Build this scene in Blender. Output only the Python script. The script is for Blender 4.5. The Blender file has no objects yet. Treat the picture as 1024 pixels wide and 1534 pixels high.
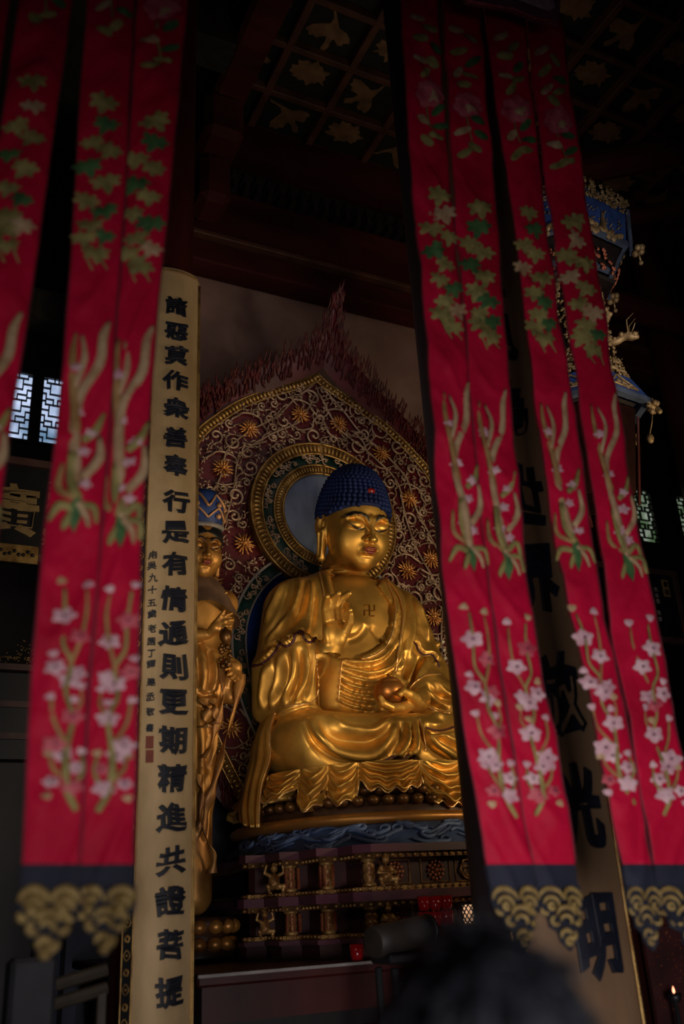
import bpy, math, random
import numpy as np
from mathutils import Vector, Matrix
from mathutils.bvhtree import BVHTree
random.seed(7); np.random.seed(7)
PI = math.pi
col = bpy.context.scene.collection

# ------------------------------------------------------------------ camera
FPX = 1380.0
_yaw, _pit, _rol = math.radians(27), math.radians(23.2), math.radians(3.25)
CAM = np.array([0.0, 0.0, 1.6])
_F = np.array([math.sin(_yaw)*math.cos(_pit), math.cos(_yaw)*math.cos(_pit), math.sin(_pit)])
_R0 = np.array([math.cos(_yaw), -math.sin(_yaw), 0.0]); _U0 = np.cross(_R0, _F)
_R = _R0*math.cos(_rol)-_U0*math.sin(_rol); _U = _U0*math.cos(_rol)+_R0*math.sin(_rol)
def ray(x, y): return _F+_R*(x-512)/FPX-_U*(y-767)/FPX
def onY(x, y, Y): d = ray(x, y); return CAM+d*(Y-CAM[1])/d[1]
def onZ(x, y, Z): d = ray(x, y); return CAM+d*(Z-CAM[2])/d[2]
def onX(x, y, X): d = ray(x, y); return CAM+d*(X-CAM[0])/d[0]
cam_d = bpy.data.cameras.new('camera'); cam = bpy.data.objects.new('camera', cam_d); col.objects.link(cam)
cam.matrix_world = Matrix(((_R[0], _U[0], -_F[0], CAM[0]), (_R[1], _U[1], -_F[1], CAM[1]), (_R[2], _U[2], -_F[2], CAM[2]), (0, 0, 0, 1)))
cam_d.sensor_fit = 'VERTICAL'; cam_d.sensor_height = 36.0; cam_d.sensor_width = 24.0
cam_d.lens = FPX/1534*36.0
cam_d.clip_start = 0.05; cam_d.clip_end = 100
cam_d.dof.use_dof = True; cam_d.dof.focus_distance = 7.1; cam_d.dof.aperture_fstop = 1.45
bpy.context.scene.camera = cam

# ------------------------------------------------------------------ mesh helpers
class MB:
    def __init__(s): s.v = []; s.f = []; s.mi = []
    def add(s, vs, fs, mi=0):
        b = len(s.v); s.v.extend([tuple(map(float, p)) for p in vs]); s.f.extend([tuple(b+i for i in f) for f in fs]); s.mi.extend([mi]*len(fs))
        return s
    def box(s, lo, hi, mi=0, bev=0.0):
        x0, y0, z0 = lo; x1, y1, z1 = hi
        if bev <= 0:
            vs = [(x, y, z) for z in (z0, z1) for y in (y0, y1) for x in (x0, x1)]
            return s.add(vs, [(0, 2, 3, 1), (4, 5, 7, 6), (0, 1, 5, 4), (2, 6, 7, 3), (0, 4, 6, 2), (1, 3, 7, 5)], mi)
        b = min(bev, (x1-x0)/2.01, (y1-y0)/2.01, (z1-z0)/2.01)
        pl = lambda i: [(x0+i, y0+b), (x0+b, y0+i), (x1-b, y0+i), (x1-i, y0+b), (x1-i, y1-b), (x1-b, y1-i), (x0+b, y1-i), (x0+i, y1-b)]
        vs = []
        for z, i in ((z0, b), (z0+b, 0), (z1-b, 0), (z1, b)):
            vs += [(min(max(x, x0+i), x1-i), min(max(y, y0+i), y1-i), z) for x, y in pl(0)]
        fs = [tuple(range(7, -1, -1)), tuple(range(24, 32))]
        for k in range(3):
            for j in range(8): fs.append((k*8+j, k*8+(j+1) % 8, (k+1)*8+(j+1) % 8, (k+1)*8+j))
        return s.add(vs, fs, mi)
    def obox(s, c, ax, h, mi=0):      # oriented box: centre, 3 axes, half sizes
        c = np.array(c, float); A = [np.array(a, float)*k for a, k in zip(ax, h)]
        vs = [c+A[0]*i+A[1]*j+A[2]*k for k in (-1, 1) for j in (-1, 1) for i in (-1, 1)]
        return s.add(vs, [(0, 2, 3, 1), (4, 5, 7, 6), (0, 1, 5, 4), (2, 6, 7, 3), (0, 4, 6, 2), (1, 3, 7, 5)], mi)
    def tube(s, pts, r, n=6, mi=0, cap=True, flat=None):
        P = np.array(pts, float); m = len(P)
        if m < 2: return s
        r = np.full(m, r, float) if np.isscalar(r) else np.array(r, float)
        T = np.gradient(P, axis=0); T /= np.linalg.norm(T, axis=1)[:, None]+1e-12
        ref = np.array([0, 0, 1.0]) if abs(T[0][2]) < .9 else np.array([1.0, 0, 0])
        N = np.cross(T[0], ref); N /= np.linalg.norm(N)
        vs = []
        for i in range(m):
            N = N-T[i]*(N@T[i]); N /= np.linalg.norm(N)+1e-12; B = np.cross(T[i], N)
            for k in range(n):
                a = 2*PI*k/n; d = N*math.cos(a)+B*math.sin(a)
                if flat is not None: d = d-np.array(flat[0])*(d@np.array(flat[0]))*(1-flat[1])
                vs.append(P[i]+d*r[i])
        fs = [(i*n+k, i*n+(k+1) % n, (i+1)*n+(k+1) % n, (i+1)*n+k) for i in range(m-1) for k in range(n)]
        if cap: fs += [tuple(range(n-1, -1, -1)), tuple((m-1)*n+k for k in range(n))]
        return s.add(vs, fs, mi)
    def sphere(s, c, r, n=8, m=6, mi=0, sc=(1, 1, 1)):
        vs = [(c[0], c[1], c[2]-r*sc[2])]
        for i in range(1, m):
            t = PI*i/m-PI/2
            for k in range(n):
                a = 2*PI*k/n; vs.append((c[0]+r*sc[0]*math.cos(t)*math.cos(a), c[1]+r*sc[1]*math.cos(t)*math.sin(a), c[2]+r*sc[2]*math.sin(t)))
        vs.append((c[0], c[1], c[2]+r*sc[2])); e = len(vs)-1
        fs = [(0, 1+(k+1) % n, 1+k) for k in range(n)]
        for i in range(m-2):
            for k in range(n): fs.append((1+i*n+k, 1+i*n+(k+1) % n, 1+(i+1)*n+(k+1) % n, 1+(i+1)*n+k))
        fs += [(e, 1+(m-2)*n+k, 1+(m-2)*n+(k+1) % n) for k in range(n)]
        return s.add(vs, fs, mi)
    def lathe(s, c, prof, n=16, mi=0, sx=1, sy=1, a0=0, a1=2*PI):
        full = abs(a1-a0-2*PI) < 1e-6; k = n if full else n+1
        vs = [(c[0]+r*sx*math.cos(a0+(a1-a0)*i/n), c[1]+r*sy*math.sin(a0+(a1-a0)*i/n), c[2]+z) for r, z in prof for i in range(k)]
        fs = []
        for j in range(len(prof)-1):
            for i in range(n):
                i2 = (i+1) % k
                fs.append((j*k+i, j*k+i2, (j+1)*k+i2, (j+1)*k+i))
        return s.add(vs, fs, mi)
    def prism(s, poly, z0, z1, mi=0):
        n = len(poly); vs = [(x, y, z0) for x, y in poly]+[(x, y, z1) for x, y in poly]
        fs = [tuple(range(n-1, -1, -1)), tuple(range(n, 2*n))]+[(i, (i+1) % n, n+(i+1) % n, n+i) for i in range(n)]
        return s.add(vs, fs, mi)
    def slab(s, poly, fn, t, mi=0):      # 2-D outline mapped through fn(u, v, h); thickness t
        n = len(poly); vs = [fn(u, v, 0.0) for u, v in poly]+[fn(u, v, t) for u, v in poly]
        return s.add(vs, [tuple(range(n-1, -1, -1)), tuple(range(n, 2*n))]+[(i, (i+1) % n, n+(i+1) % n, n+i) for i in range(n)], mi)
    def dome(s, poly, fn, t, mi=0):      # outline with a raised centre
        n = len(poly); cu = sum(p[0] for p in poly)/n; cv = sum(p[1] for p in poly)/n
        vs = [fn(u, v, 0.0) for u, v in poly]+[fn(cu+(u-cu)*.55, cv+(v-cv)*.55, t) for u, v in poly]+[fn(cu, cv, t*1.15)]
        fs = [(i, (i+1) % n, n+(i+1) % n, n+i) for i in range(n)]+[(n+i, n+(i+1) % n, 2*n) for i in range(n)]
        return s.add(vs, fs, mi)
    def build(s, name, mat, parent=None, smooth=False, loc=None):
        me = bpy.data.meshes.new(name); me.from_pydata(s.v, [], s.f)
        for m_ in (mat if isinstance(mat, (list, tuple)) else [mat]): me.materials.append(m_)
        if any(s.mi): me.polygons.foreach_set('material_index', s.mi)
        if smooth: me.polygons.foreach_set('use_smooth', [True]*len(me.polygons))
        me.update()
        o = bpy.data.objects.new(name, me); col.objects.link(o)
        if parent: o.parent = parent
        if loc is not None: o.location = loc
        return o
def arrobj(name, V, Fq, mat, parent=None, smooth=True, colors=None):
    me = bpy.data.meshes.new(name)
    me.vertices.add(len(V)); me.vertices.foreach_set('co', np.asarray(V, np.float32).ravel())
    Fq = np.asarray(Fq, np.int32); k = Fq.shape[1]
    me.loops.add(Fq.size); me.loops.foreach_set('vertex_index', Fq.ravel())
    me.polygons.add(len(Fq)); me.polygons.foreach_set('loop_start', np.arange(0, Fq.size, k, dtype=np.int32))
    me.polygons.foreach_set('loop_total', np.full(len(Fq), k, np.int32))
    me.update(calc_edges=True); me.validate()
    me.polygons.foreach_set('use_smooth', [smooth]*len(me.polygons))
    me.materials.append(mat)
    if colors is not None:
        a = me.color_attributes.new('paint', 'FLOAT_COLOR', 'POINT'); a.data.foreach_set('color', np.asarray(colors, np.float32).ravel())
    o = bpy.data.objects.new(name, me); col.objects.link(o)
    if parent: o.parent = parent
    return o
def empty(name, loc=(0, 0, 0), rz=0.0, label=None, cat=None, group=None, kind=None):
    o = bpy.data.objects.new(name, None); col.objects.link(o); o.location = loc; o.rotation_euler = (0, 0, rz); o.empty_display_size = .1
    return tag(o, label, cat, group, kind)
def tag(o, label=None, cat=None, group=None, kind=None):
    if label: o['label'] = label
    if cat: o['category'] = cat
    if group: o['group'] = group
    if kind: o['kind'] = kind
    return o
def crom(pts, n=8, closed=False):
    P = np.array(pts, float)
    if closed: Q = np.vstack([P[-1:], P, P[:2]])
    else: Q = np.vstack([2*P[0]-P[1], P, 2*P[-1]-P[-2]])
    out = []
    for i in range(1, len(Q)-2):
        p0, p1, p2, p3 = Q[i-1:i+3]
        for k in range(n):
            t = k/n
            out.append(.5*((2*p1)+(-p0+p2)*t+(2*p0-5*p1+4*p2-p3)*t*t+(-p0+3*p1-3*p2+p3)*t**3))
    if not closed: out.append(Q[-2])
    return np.array(out)

# ------------------------------------------------------------------ materials
def nd(nt, t, **kw):
    n = nt.nodes.new(t)
    for k, v in kw.items():
        if k in n.inputs: n.inputs[k].default_value = v
        else: setattr(n, k, v)
    return n
def mat(name, rgb, rough=.5, metal=0.0, var=.25, scale=8.0, bump=0.0, bscale=40.0, emit=None, estr=0.0, rgb2=None, spec=.5, trans=0.0, paint=False, stretch=None, sheen=0.0, patina=None):
    m = bpy.data.materials.new(name); m.use_nodes = True; nt = m.node_tree; nt.nodes.clear()
    out = nd(nt, 'ShaderNodeOutputMaterial'); b = nd(nt, 'ShaderNodeBsdfPrincipled'); nt.links.new(b.outputs[0], out.inputs[0])
    b.inputs['Roughness'].default_value = rough; b.inputs['Metallic'].default_value = metal
    b.inputs['Specular IOR Level'].default_value = spec
    if trans: b.inputs['Transmission Weight'].default_value = trans
    if sheen: b.inputs['Sheen Weight'].default_value = sheen
    tc = nd(nt, 'ShaderNodeTexCoord'); src = tc.outputs['Object']
    if stretch:
        mp = nd(nt, 'ShaderNodeMapping'); mp.inputs['Scale'].default_value = stretch; nt.links.new(src, mp.inputs[0]); src = mp.outputs[0]
    no = nd(nt, 'ShaderNodeTexNoise'); no.inputs['Scale'].default_value = scale; no.inputs['Detail'].default_value = 5; nt.links.new(src, no.inputs['Vector'])
    cr = nd(nt, 'ShaderNodeValToRGB'); nt.links.new(no.outputs['Fac'], cr.inputs[0])
    c1 = tuple(c*(1-var) for c in rgb) if rgb2 is None else rgb2
    cr.color_ramp.elements[0].color = (*c1, 1); cr.color_ramp.elements[1].color = (*[min(1, c*(1+var*.5)) for c in rgb], 1)
    cr.color_ramp.elements[0].position = .35; cr.color_ramp.elements[1].position = .65
    last = cr.outputs[0]
    if paint:
        at = nd(nt, 'ShaderNodeAttribute'); at.attribute_name = 'paint'
        mx = nd(nt, 'ShaderNodeMix'); mx.data_type = 'RGBA'
        nt.links.new(at.outputs['Alpha'], mx.inputs[0]); nt.links.new(last, mx.inputs[6]); nt.links.new(at.outputs['Color'], mx.inputs[7]); last = mx.outputs[2]
        mm = nd(nt, 'ShaderNodeMath', operation='MULTIPLY_ADD'); nt.links.new(at.outputs['Alpha'], mm.inputs[0]); mm.inputs[1].default_value = -metal; mm.inputs[2].default_value = metal
        nt.links.new(mm.outputs[0], b.inputs['Metallic'])
    nt.links.new(last, b.inputs['Base Color'])
    if patina:
        n3 = nd(nt, 'ShaderNodeTexNoise'); n3.inputs['Scale'].default_value = patina; n3.inputs['Detail'].default_value = 6; nt.links.new(src, n3.inputs['Vector'])
        mr = nd(nt, 'ShaderNodeMapRange'); mr.inputs[1].default_value = .35; mr.inputs[2].default_value = .7; mr.inputs[3].default_value = rough-.08; mr.inputs[4].default_value = rough+.18
        nt.links.new(n3.outputs['Fac'], mr.inputs[0]); nt.links.new(mr.outputs[0], b.inputs['Roughness'])
    if bump:
        n2 = nd(nt, 'ShaderNodeTexNoise'); n2.inputs['Scale'].default_value = bscale; n2.inputs['Detail'].default_value = 4; nt.links.new(src, n2.inputs['Vector'])
        bp = nd(nt, 'ShaderNodeBump'); bp.inputs['Strength'].default_value = bump; bp.inputs['Distance'].default_value = .02
        nt.links.new(n2.outputs['Fac'], bp.inputs['Height']); nt.links.new(bp.outputs[0], b.inputs['Normal'])
    if emit: b.inputs['Emission Color'].default_value = (*emit, 1); b.inputs['Emission Strength'].default_value = estr
    return m
M = {}
for _k, _p in (('gold', True), ('goldplain', False)): M[_k] = mat('gilding', (.72, .42, .095), rough=.44, metal=.76, rgb2=(.44, .235, .05), scale=2.2, patina=5, paint=_p)
M['goldedge'] = mat('bright_gilt_edge', (.95, .62, .28), rough=.35, metal=.8, var=.1)
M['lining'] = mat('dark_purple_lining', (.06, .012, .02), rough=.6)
M['hair'] = mat('blue_hair_paint', (.009, .020, .105), rough=.6, var=.5, scale=3, spec=.2)
M['redjewel'] = mat('red_jewel_paint', (.30, .01, .01), rough=.3)
M['relief'] = mat('silver_gilt_relief', (.56, .40, .29), rough=.45, metal=.5, rgb2=(.26, .17, .12), scale=6)
M['flower'] = mat('orange_gilt_flower', (.75, .38, .13), rough=.4, metal=.6, rgb2=(.5, .2, .05), scale=8)
M['maroon'] = mat('maroon_lacquer', (.085, .004, .010), rough=.5, var=.4, scale=4)
M['fringe'] = mat('dark_red_flame_lacquer', (.085, .005, .007), rough=.55, var=.5, scale=12)
M['greenband'] = mat('dark_green_lacquer', (.006, .035, .03), rough=.5, var=.4)
M['bluedisc'] = mat('weathered_blue_disc', (.24, .30, .48), rough=.6, rgb2=(.09, .12, .22), scale=3.0, stretch=(1, 1, .5))
M['deepblue'] = mat('deep_blue_paint', (.005, .035, .22), rough=.5, var=.4, scale=3)
M['wall'] = mat('brown_plaster', (.42, .25, .20), rough=.9, rgb2=(.27, .15, .12), scale=1.2, bump=.2, bscale=10)
M['wallblue'] = mat('lower_blue_grey_plaster', (.16, .18, .27), rough=.9, scale=1.5)
M['redwood'] = mat('dark_red_lacquered_wood', (.055, .008, .006), rough=.45, var=.5, scale=3, stretch=(1, 1, .2))
M['darkwood'] = mat('near_black_wood', (.009, .005, .005), rough=.5, var=.4)
M['pillar'] = mat('dark_plum_pillar_lacquer', (.035, .022, .030), rough=.5, var=.3, scale=2)
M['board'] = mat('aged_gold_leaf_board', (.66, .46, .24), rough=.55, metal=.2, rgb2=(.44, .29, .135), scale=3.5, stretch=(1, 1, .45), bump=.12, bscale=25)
M['boarddark'] = mat('dark_brass_board', (.25, .145, .075), rough=.75, metal=.0, rgb2=(.16, .09, .045), scale=2.5, stretch=(1, 1, .4), bump=.12, bscale=20)  # dark brown base tone of the right couplet board
M['ink'] = mat('blue_black_character_lacquer', (.009, .011, .022), rough=.5, var=.3)
M['seal'] = mat('faded_red_seal', (.30, .06, .03), rough=.6)
M['goldtrim'] = mat('gilt_trim', (.60, .38, .13), rough=.4, metal=.7, rgb2=(.3, .16, .05), scale=10)
M['black'] = mat('black_lacquer', (.008, .008, .010), rough=.45)

M['darklotus'] = mat('dark_brown_lotus', (.050, .022, .012), rough=.4, var=.4)
M['darkgilt'] = mat('tarnished_gilding', (.16, .075, .022), rough=.4, metal=.6, rgb2=(.06, .025, .01), scale=9)
M['rimgold'] = mat('aged_orange_gilt_rim', (.48, .22, .05), rough=.42, metal=.6, rgb2=(.36, .15, .04), scale=4)
M['wave'] = mat('slate_blue_wave_paint', (.045, .075, .17), rough=.6, var=.5, scale=6)
M['wavelight'] = mat('pale_blue_wave_paint', (.12, .18, .34), rough=.55, rgb2=(.05, .08, .18), scale=9)
M['fringelight'] = mat('tarnished_flame_tips', (.10, .022, .012), rough=.5, var=.5)
M['paleedge'] = mat('pale_grey_edge', (.30, .27, .26), rough=.5)
M['pearl'] = mat('pearl_bead', (.75, .66, .50), rough=.3)
M['crownblue'] = mat('royal_blue_crown', (.02, .05, .20), rough=.5, var=.4)
M['crowngold'] = mat('pink_gilt_scroll', (.60, .34, .18), rough=.45, metal=.4, rgb2=(.42, .2, .1))
M['capegrey'] = mat('dusty_brown_cape', (.15, .085, .055), rough=.55, var=.4)
M['lglass'] = mat('dark_brown_lantern_glass', (.012, .004, .003), spec=.05, rough=.9, var=.3)
M['benchwood'] = mat('dim_brown_bench_wood', (.060, .045, .030), rough=.6, var=.3)
M['orangebox'] = mat('orange_brown_box', (.20, .055, .010), rough=.5)
# ------------------------------------------------------------------ the hall
def struct(name, mb, m, **k): o = mb.build(name, m, **k); o['kind'] = 'structure'; return o
M['floor'] = mat('dark_stone_floor', (.06, .05, .05), rough=.4, scale=2)
M['ceilpanel'] = mat('black_green_ceiling_paint', (.012, .014, .010), rough=.8, var=.4)
M['ceilrib'] = mat('brown_red_ceiling_rib', (.12, .045, .022), rough=.6, var=.4, scale=4)
M['motif'] = mat('ochre_ceiling_motif', (.26, .14, .06), rough=.7, var=.35, scale=6)
M['beam'] = mat('dark_red_beam_lacquer', (.070, .012, .010), rough=.75, spec=.2, var=.5, scale=2, stretch=(.3, 1, 1))
M['beamdark'] = mat('near_black_bracket', (.016, .014, .010), rough=.7, var=.5, scale=9)  # near-black brown for the bracket row and far-left beams
fl = MB(); fl.box((-7, -6, -.1), (12, 12, 0)); struct('floor', fl, M['floor'])
# back wall behind the buddha (upper brown, lower blue-grey), side walls
bw_ = MB(); bw_.box((1.55, 8.4, 3.1), (7.0, 8.6, 8.40)); struct('wall_back', bw_, M['wall'])
bl = MB(); bl.box((1.55, 8.38, 0), (7.0, 8.6, 3.1)); struct('wall_back_lower', bl, M['wallblue'])
fw = MB()
fw.box((-7, 9.6, 0), (1.55, 9.8, 6.50)); fw.box((-7, 9.6, 7.45), (1.55, 9.8, 11)); fw.box((-7, 9.6, 6.50), (.62, 9.8, 7.45)); fw.box((1.47, 9.6, 6.50), (1.55, 9.8, 7.45)); fw.box((1.055, 9.6, 6.50), (1.12, 9.8, 7.45))
struct('wall_far_left', fw, M['darkwood'])
lw = MB(); lw.box((-7.2, -6, 0), (-7, 9.8, 11)); struct('wall_left', lw, M['darkwood'])
rw = MB(); rw.box((12, -6, 0), (12.2, 10, 11)); struct('wall_right', rw, M['darkwood'])
br = MB()      # right bay wall with two window openings
br.box((7.0, 8.37, 0), (12, 8.60, 5.80)); br.box((7.0, 8.37, 6.62), (12, 8.60, 10.74)); br.box((7.0, 8.37, 5.8), (8.62, 8.60, 6.62)); br.box((9.02, 8.37, 5.8), (9.42, 8.60, 6.62)); br.box((10.0, 8.37, 5.8), (12, 8.60, 6.62))
struct('wall_right_bay', br, M['darkwood'])
# coffered ceiling
CZ = 10.74; ce = MB(); ce.box((-7, -6, CZ+.12), (12, 9.8, CZ+.3)); ceil = struct('ceiling', ce, M['ceilpanel'])
rb = MB()
xs = [3.2+.8*k for k in range(-1, 10)]; ys = [8.3-.675*k for k in range(0, 9)]
for x in xs: rb.box((x-.045, ys[-1]-.3, CZ-.02), (x+.045, 8.35, CZ+.12), bev=.01)
for y in ys: rb.box((2.3, y-.04, CZ-.015), (10.6, y+.04, CZ+.115), bev=.01)
rb.build('coffer_ribs', M['ceilrib'], ceil)
rnd = random.Random(3)
def crane(cx, cy, s, a):
    P = [(-1.05, .30), (-.88, .33), (-.72, .22), (-.45, .10), (-.20, .16), (-.10, .45), (.05, .80), (.30, 1.0), (.38, .82), (.52, .80), (.48, .58), (.58, .48), (.42, .28), (.38, .12), (.62, .08), (.95, .16), (1.05, -.02), (.80, -.14), (.55, -.12), (.40, -.20), (.62, -.42), (.60, -.60), (.48, -.62), (.42, -.86), (.22, -.80), (.02, -.60), (-.10, -.25), (-.40, -.06), (-.68, .10), (-.80, .20)]
    return [(cx+s*(x*math.cos(a)-y*math.sin(a)), cy+s*(x*math.sin(a)+y*math.cos(a))) for x, y in P]
def mum(cx, cy, s, a):
    P = []
    for k in range(26):
        r = (1.0 if k % 2 else .80)*(1+.12*math.sin(k*1.7)); q = 2*PI*k/26+a
        P.append((cx+s*r*math.cos(q), cy+s*.8*r*math.sin(q)+(.0 if math.sin(q) < .6 else -.18*s)))
    return P
for i in range(len(xs)-1):
    for j in range(len(ys)-1):
        cx = (xs[i]+xs[i+1])/2; cy = (ys[j]+ys[j+1])/2; m_ = MB()
        if cx > 9.6 or cy < 2.9: continue
        if (i+j) % 2 == 0: pl, nm = mum(cx, cy, .25, rnd.random()), 'painted_chrysanthemum'
        else: pl, nm = crane(cx, cy, .30, rnd.uniform(-.5, .5)+(i % 3)), 'painted_crane'
        m_.slab(pl[::-1], lambda u, v, h: (u, v, CZ+.119-h), .012); m_.build(nm, M['motif'], ceil)
# beams
b = MB(); b.box((1.55, 8.05, 8.33), (10.6, 8.37, 8.62), bev=.02); struct('trim_1', b, M['beam'])
b = MB(); b.box((1.55, 8.0, 8.66), (10.6, 8.37, 8.72), bev=.01); struct('trim_2', b, M['ceilrib'])
b = MB(); b.box((1.55, 8.08, 8.76), (10.6, 8.37, 9.45), bev=.03); struct('trim_3', b, M['beam'])
b = MB(); b.box((1.55, 8.2, 9.45), (10.6, 8.37, 10.74)); struct('wall_back_upper', b, M['beam'])
b = MB()
for k in range(60):
    x = 1.7+k*.148; b.box((x, 7.98, 9.46), (x+.06, 8.2, 9.60)); b.box((x-.025, 7.95, 9.60), (x+.085, 8.2, 9.68)); 
struct('trim_4', b, M['beamdark'])
b = MB(); b.box((1.55, 8.02, 9.68), (10.6, 8.2, 9.76)); struct('trim_5', b, M['beamdark'])
b = MB(); b.box((2.40, 1.5, 10.0), (2.78, 8.0, 10.50), bev=.05); struct('trim_6', b, M['beam'])
b = MB(); b.box((2.30, 7.2, 9.40), (2.75, 8.0, 10.0), bev=.08); b.box((2.35, 7.5, 8.75), (2.70, 8.0, 9.4), bev=.08); struct('trim_7', b, M['beam'])
b = MB(); b.box((-7, 6.5, 9.9), (2.4, 6.9, 10.5)); b.box((-7, 9.2, 7.9), (1.5, 9.5, 8.3)); struct('trim_8', b, M['beamdark'])
# right-hand diagonal beams and far pillars
for n_, (p, q, r) in enumerate([((5.9, 5.9, 8.9), (9.6, 3.2, 9.1), .17), ((5.6, 6.6, 8.0), (10.6, 6.6, 8.0), .16), ((6.2, 8.1, 9.6), (10.2, 5.2, 9.9), .12)]):
    b = MB(); b.tube([p, q], r, 12); struct('trim_%d' % (9+n_), b, M['beam'])
def column(x, y, r, m, label, z1=10.6):
    t = empty('hall_column', (x, y, 0), 0, label, 'column')
    c = MB(); c.lathe((0, 0, 0), [(r, .28), (r, z1)], 32); c.build('shaft', m, t, True)
    s = MB(); s.lathe((0, 0, 0), [(0, 0), (r*1.35, 0), (r*1.5, .08), (r*1.42, .2), (r*1.12, .28), (0, .28)], 32); s.build('stone_base', M['floor'], t, True)
column(1.335, 5.06, .185, M['redwood'], 'dark red round column behind the tall gold inscribed board on the left')
column(2.56, 3.47, .25, M['pillar'], 'thick plum-dark round column behind the right inscribed board', 10.7)
column(9.15, 7.7, .22, M['redwood'], 'dim red column beside the green-lit lattice window at far right')
# ---- lattice windows
M['sky'] = mat('daylight_pane', (.6, .7, .9), rough=.3, emit=(.42, .56, .95), estr=.95, scale=2.5)
nt = M['sky'].node_tree; cr = [n for n in nt.nodes if n.type == 'VALTORGB'][0]; bs = [n for n in nt.nodes if n.type == 'BSDF_PRINCIPLED'][0]
cr.color_ramp.elements[0].color = (.10, .20, .32, 1); cr.color_ramp.elements[1].color = (.62, .72, 1.0, 1); nt.links.new(cr.outputs[0], bs.inputs['Emission Color'])
M['greenpane'] = mat('green_lit_pane', (.2, .3, .15), rough=.3, emit=(.16, .24, .10), estr=.55)
nt = M['greenpane'].node_tree; cr = [n for n in nt.nodes if n.type == 'VALTORGB'][0]; bs = [n for n in nt.nodes if n.type == 'BSDF_PRINCIPLED'][0]
cr.color_ramp.elements[0].color = (.07, .14, .05, 1); cr.color_ramp.elements[1].color = (.38, .45, .36, 1); nt.links.new(cr.outputs[0], bs.inputs['Emission Color'])
def lattice(x0, x1, z0, z1, y, t=.013):
    m = MB(); W, H = x1-x0, z1-z0
    def bar(u0, v0, u1, v1):
        a, b_ = sorted((u0, u1)); c, d = sorted((v0, v1))
        m.box((x0+a*W-t/2, y-.02, z0+c*H-t/2), (x0+b_*W+t/2, y+.01, z0+d*H+t/2))
    for v in (0, 1): bar(0, v, 1, v)
    for u in (0, 1): bar(u, 0, u, 1)
    n = 3
    for k in range(n):
        c = (k+.5)/n; q = .085
        bar(.28, c-q, .72, c-q); bar(.28, c+q, .72, c+q); bar(.28, c-q, .28, c+q); bar(.72, c-q, .72, c+q)
        for s in (-1, 1):
            f = (lambda u: u) if s < 0 else (lambda u: 1-u)
            bar(f(0), c, f(.28), c); bar(f(.14), c-q*1.0, f(.14), c-q*2.0+.0); bar(f(0), c-q*1.0, f(.14), c-q*1.0); bar(f(.14), c-q*1.95, f(.42), c-q*1.95) if k else None
            bar(f(.42), c+q, f(.42), c+q*1.95); bar(f(.14), c+q, f(.28), c+q); bar(f(.14), c+q, f(.14), c+q*1.6); bar(f(0), c+q*1.6, f(.14), c+q*1.6)
    return m
wn = [0]
def window(x0, x1, z0, z1, y, pane, fr=.035):
    wn[0] += 1
    f = MB(); f.box((x0-fr, y-.03, z0-fr), (x0, y+.05, z1+fr)); f.box((x1, y-.03, z0-fr), (x1+fr, y+.05, z1+fr)); f.box((x0, y-.03, z1), (x1, y+.05, z1+fr)); f.box((x0, y-.03, z0-fr), (x1, y+.05, z0))
    o = struct('window_%d' % wn[0], f, M['darkwood'])
    p = MB(); p.box((x0, y+.03, z0), (x1, y+.04, z1)); p.build('pane', pane, o)
    lattice(x0, x1, z0, z1, y).build('lattice', M['darkwood'], o)
window(.66, 1.03, 6.55, 7.40, 9.62, M['sky']); window(1.145, 1.445, 6.55, 7.40, 9.62, M['sky'])
window(8.66, 8.99, 5.83, 6.60, 8.40, M['greenpane']); window(9.46, 9.96, 5.83, 6.60, 8.40, M['greenpane'])
# low lattice door panel at far left edge
M['palepane'] = mat('pale_lattice_pane', (.4, .4, .5), rough=.4, emit=(.28, .28, .38), estr=.30)
d = MB(); d.box((.30, 8.0, 0), (1.18, 8.08, 2.75)); door = struct('door_1', d, M['darkwood'])
p = MB(); rnd = random.Random(11)
for i in range(22):
    z = 1.62+i*.046
    x = .62
    while x < 1.0:
        w_ = rnd.choice((.02, .028, .04)); p.box((x, 7.992, z), (min(x+w_, 1.0), 8.0, z+.034)); x += w_+.012
p.build('lattice_light_panel', M['palepane'], door)
# ------------------------------------------------------------------ signed-distance sculpting (numpy surface nets)
class Grid:
    def __init__(s, lo, hi, h):
        s.lo = np.array(lo, np.float32); s.h = h
        n = [int(math.ceil((b-a)/h))+1 for a, b in zip(lo, hi)]
        ax = [np.float32(a)+np.arange(k, dtype=np.float32)*np.float32(h) for a, k in zip(lo, n)]
        s.X, s.Y, s.Z = np.meshgrid(*ax, indexing='ij')
        s.D = np.full(s.X.shape, 10.0, np.float32)
def smin(a, b, k):
    if k <= 0: return np.minimum(a, b)
    h = np.clip(.5+.5*(b-a)/k, 0, 1); return b*(1-h)+a*h-k*h*(1-h)
def smax(a, b, k): return -smin(-a, -b, k)
def rotm(rx=0, ry=0, rz=0): return np.array(Matrix.Rotation(rz, 3, 'Z') @ Matrix.Rotation(ry, 3, 'Y') @ Matrix.Rotation(rx, 3, 'X'))
def ell(g, c, r, rot=None):
    x, y, z = g.X-c[0], g.Y-c[1], g.Z-c[2]
    if rot is not None:
        Q = np.asarray(rot, np.float32).T
        x, y, z = Q[0, 0]*x+Q[0, 1]*y+Q[0, 2]*z, Q[1, 0]*x+Q[1, 1]*y+Q[1, 2]*z, Q[2, 0]*x+Q[2, 1]*y+Q[2, 2]*z
    k0 = np.sqrt((x/r[0])**2+(y/r[1])**2+(z/r[2])**2); k1 = np.sqrt((x/r[0]**2)**2+(y/r[1]**2)**2+(z/r[2]**2)**2)
    return k0*(k0-1)/(k1+1e-6)
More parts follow.
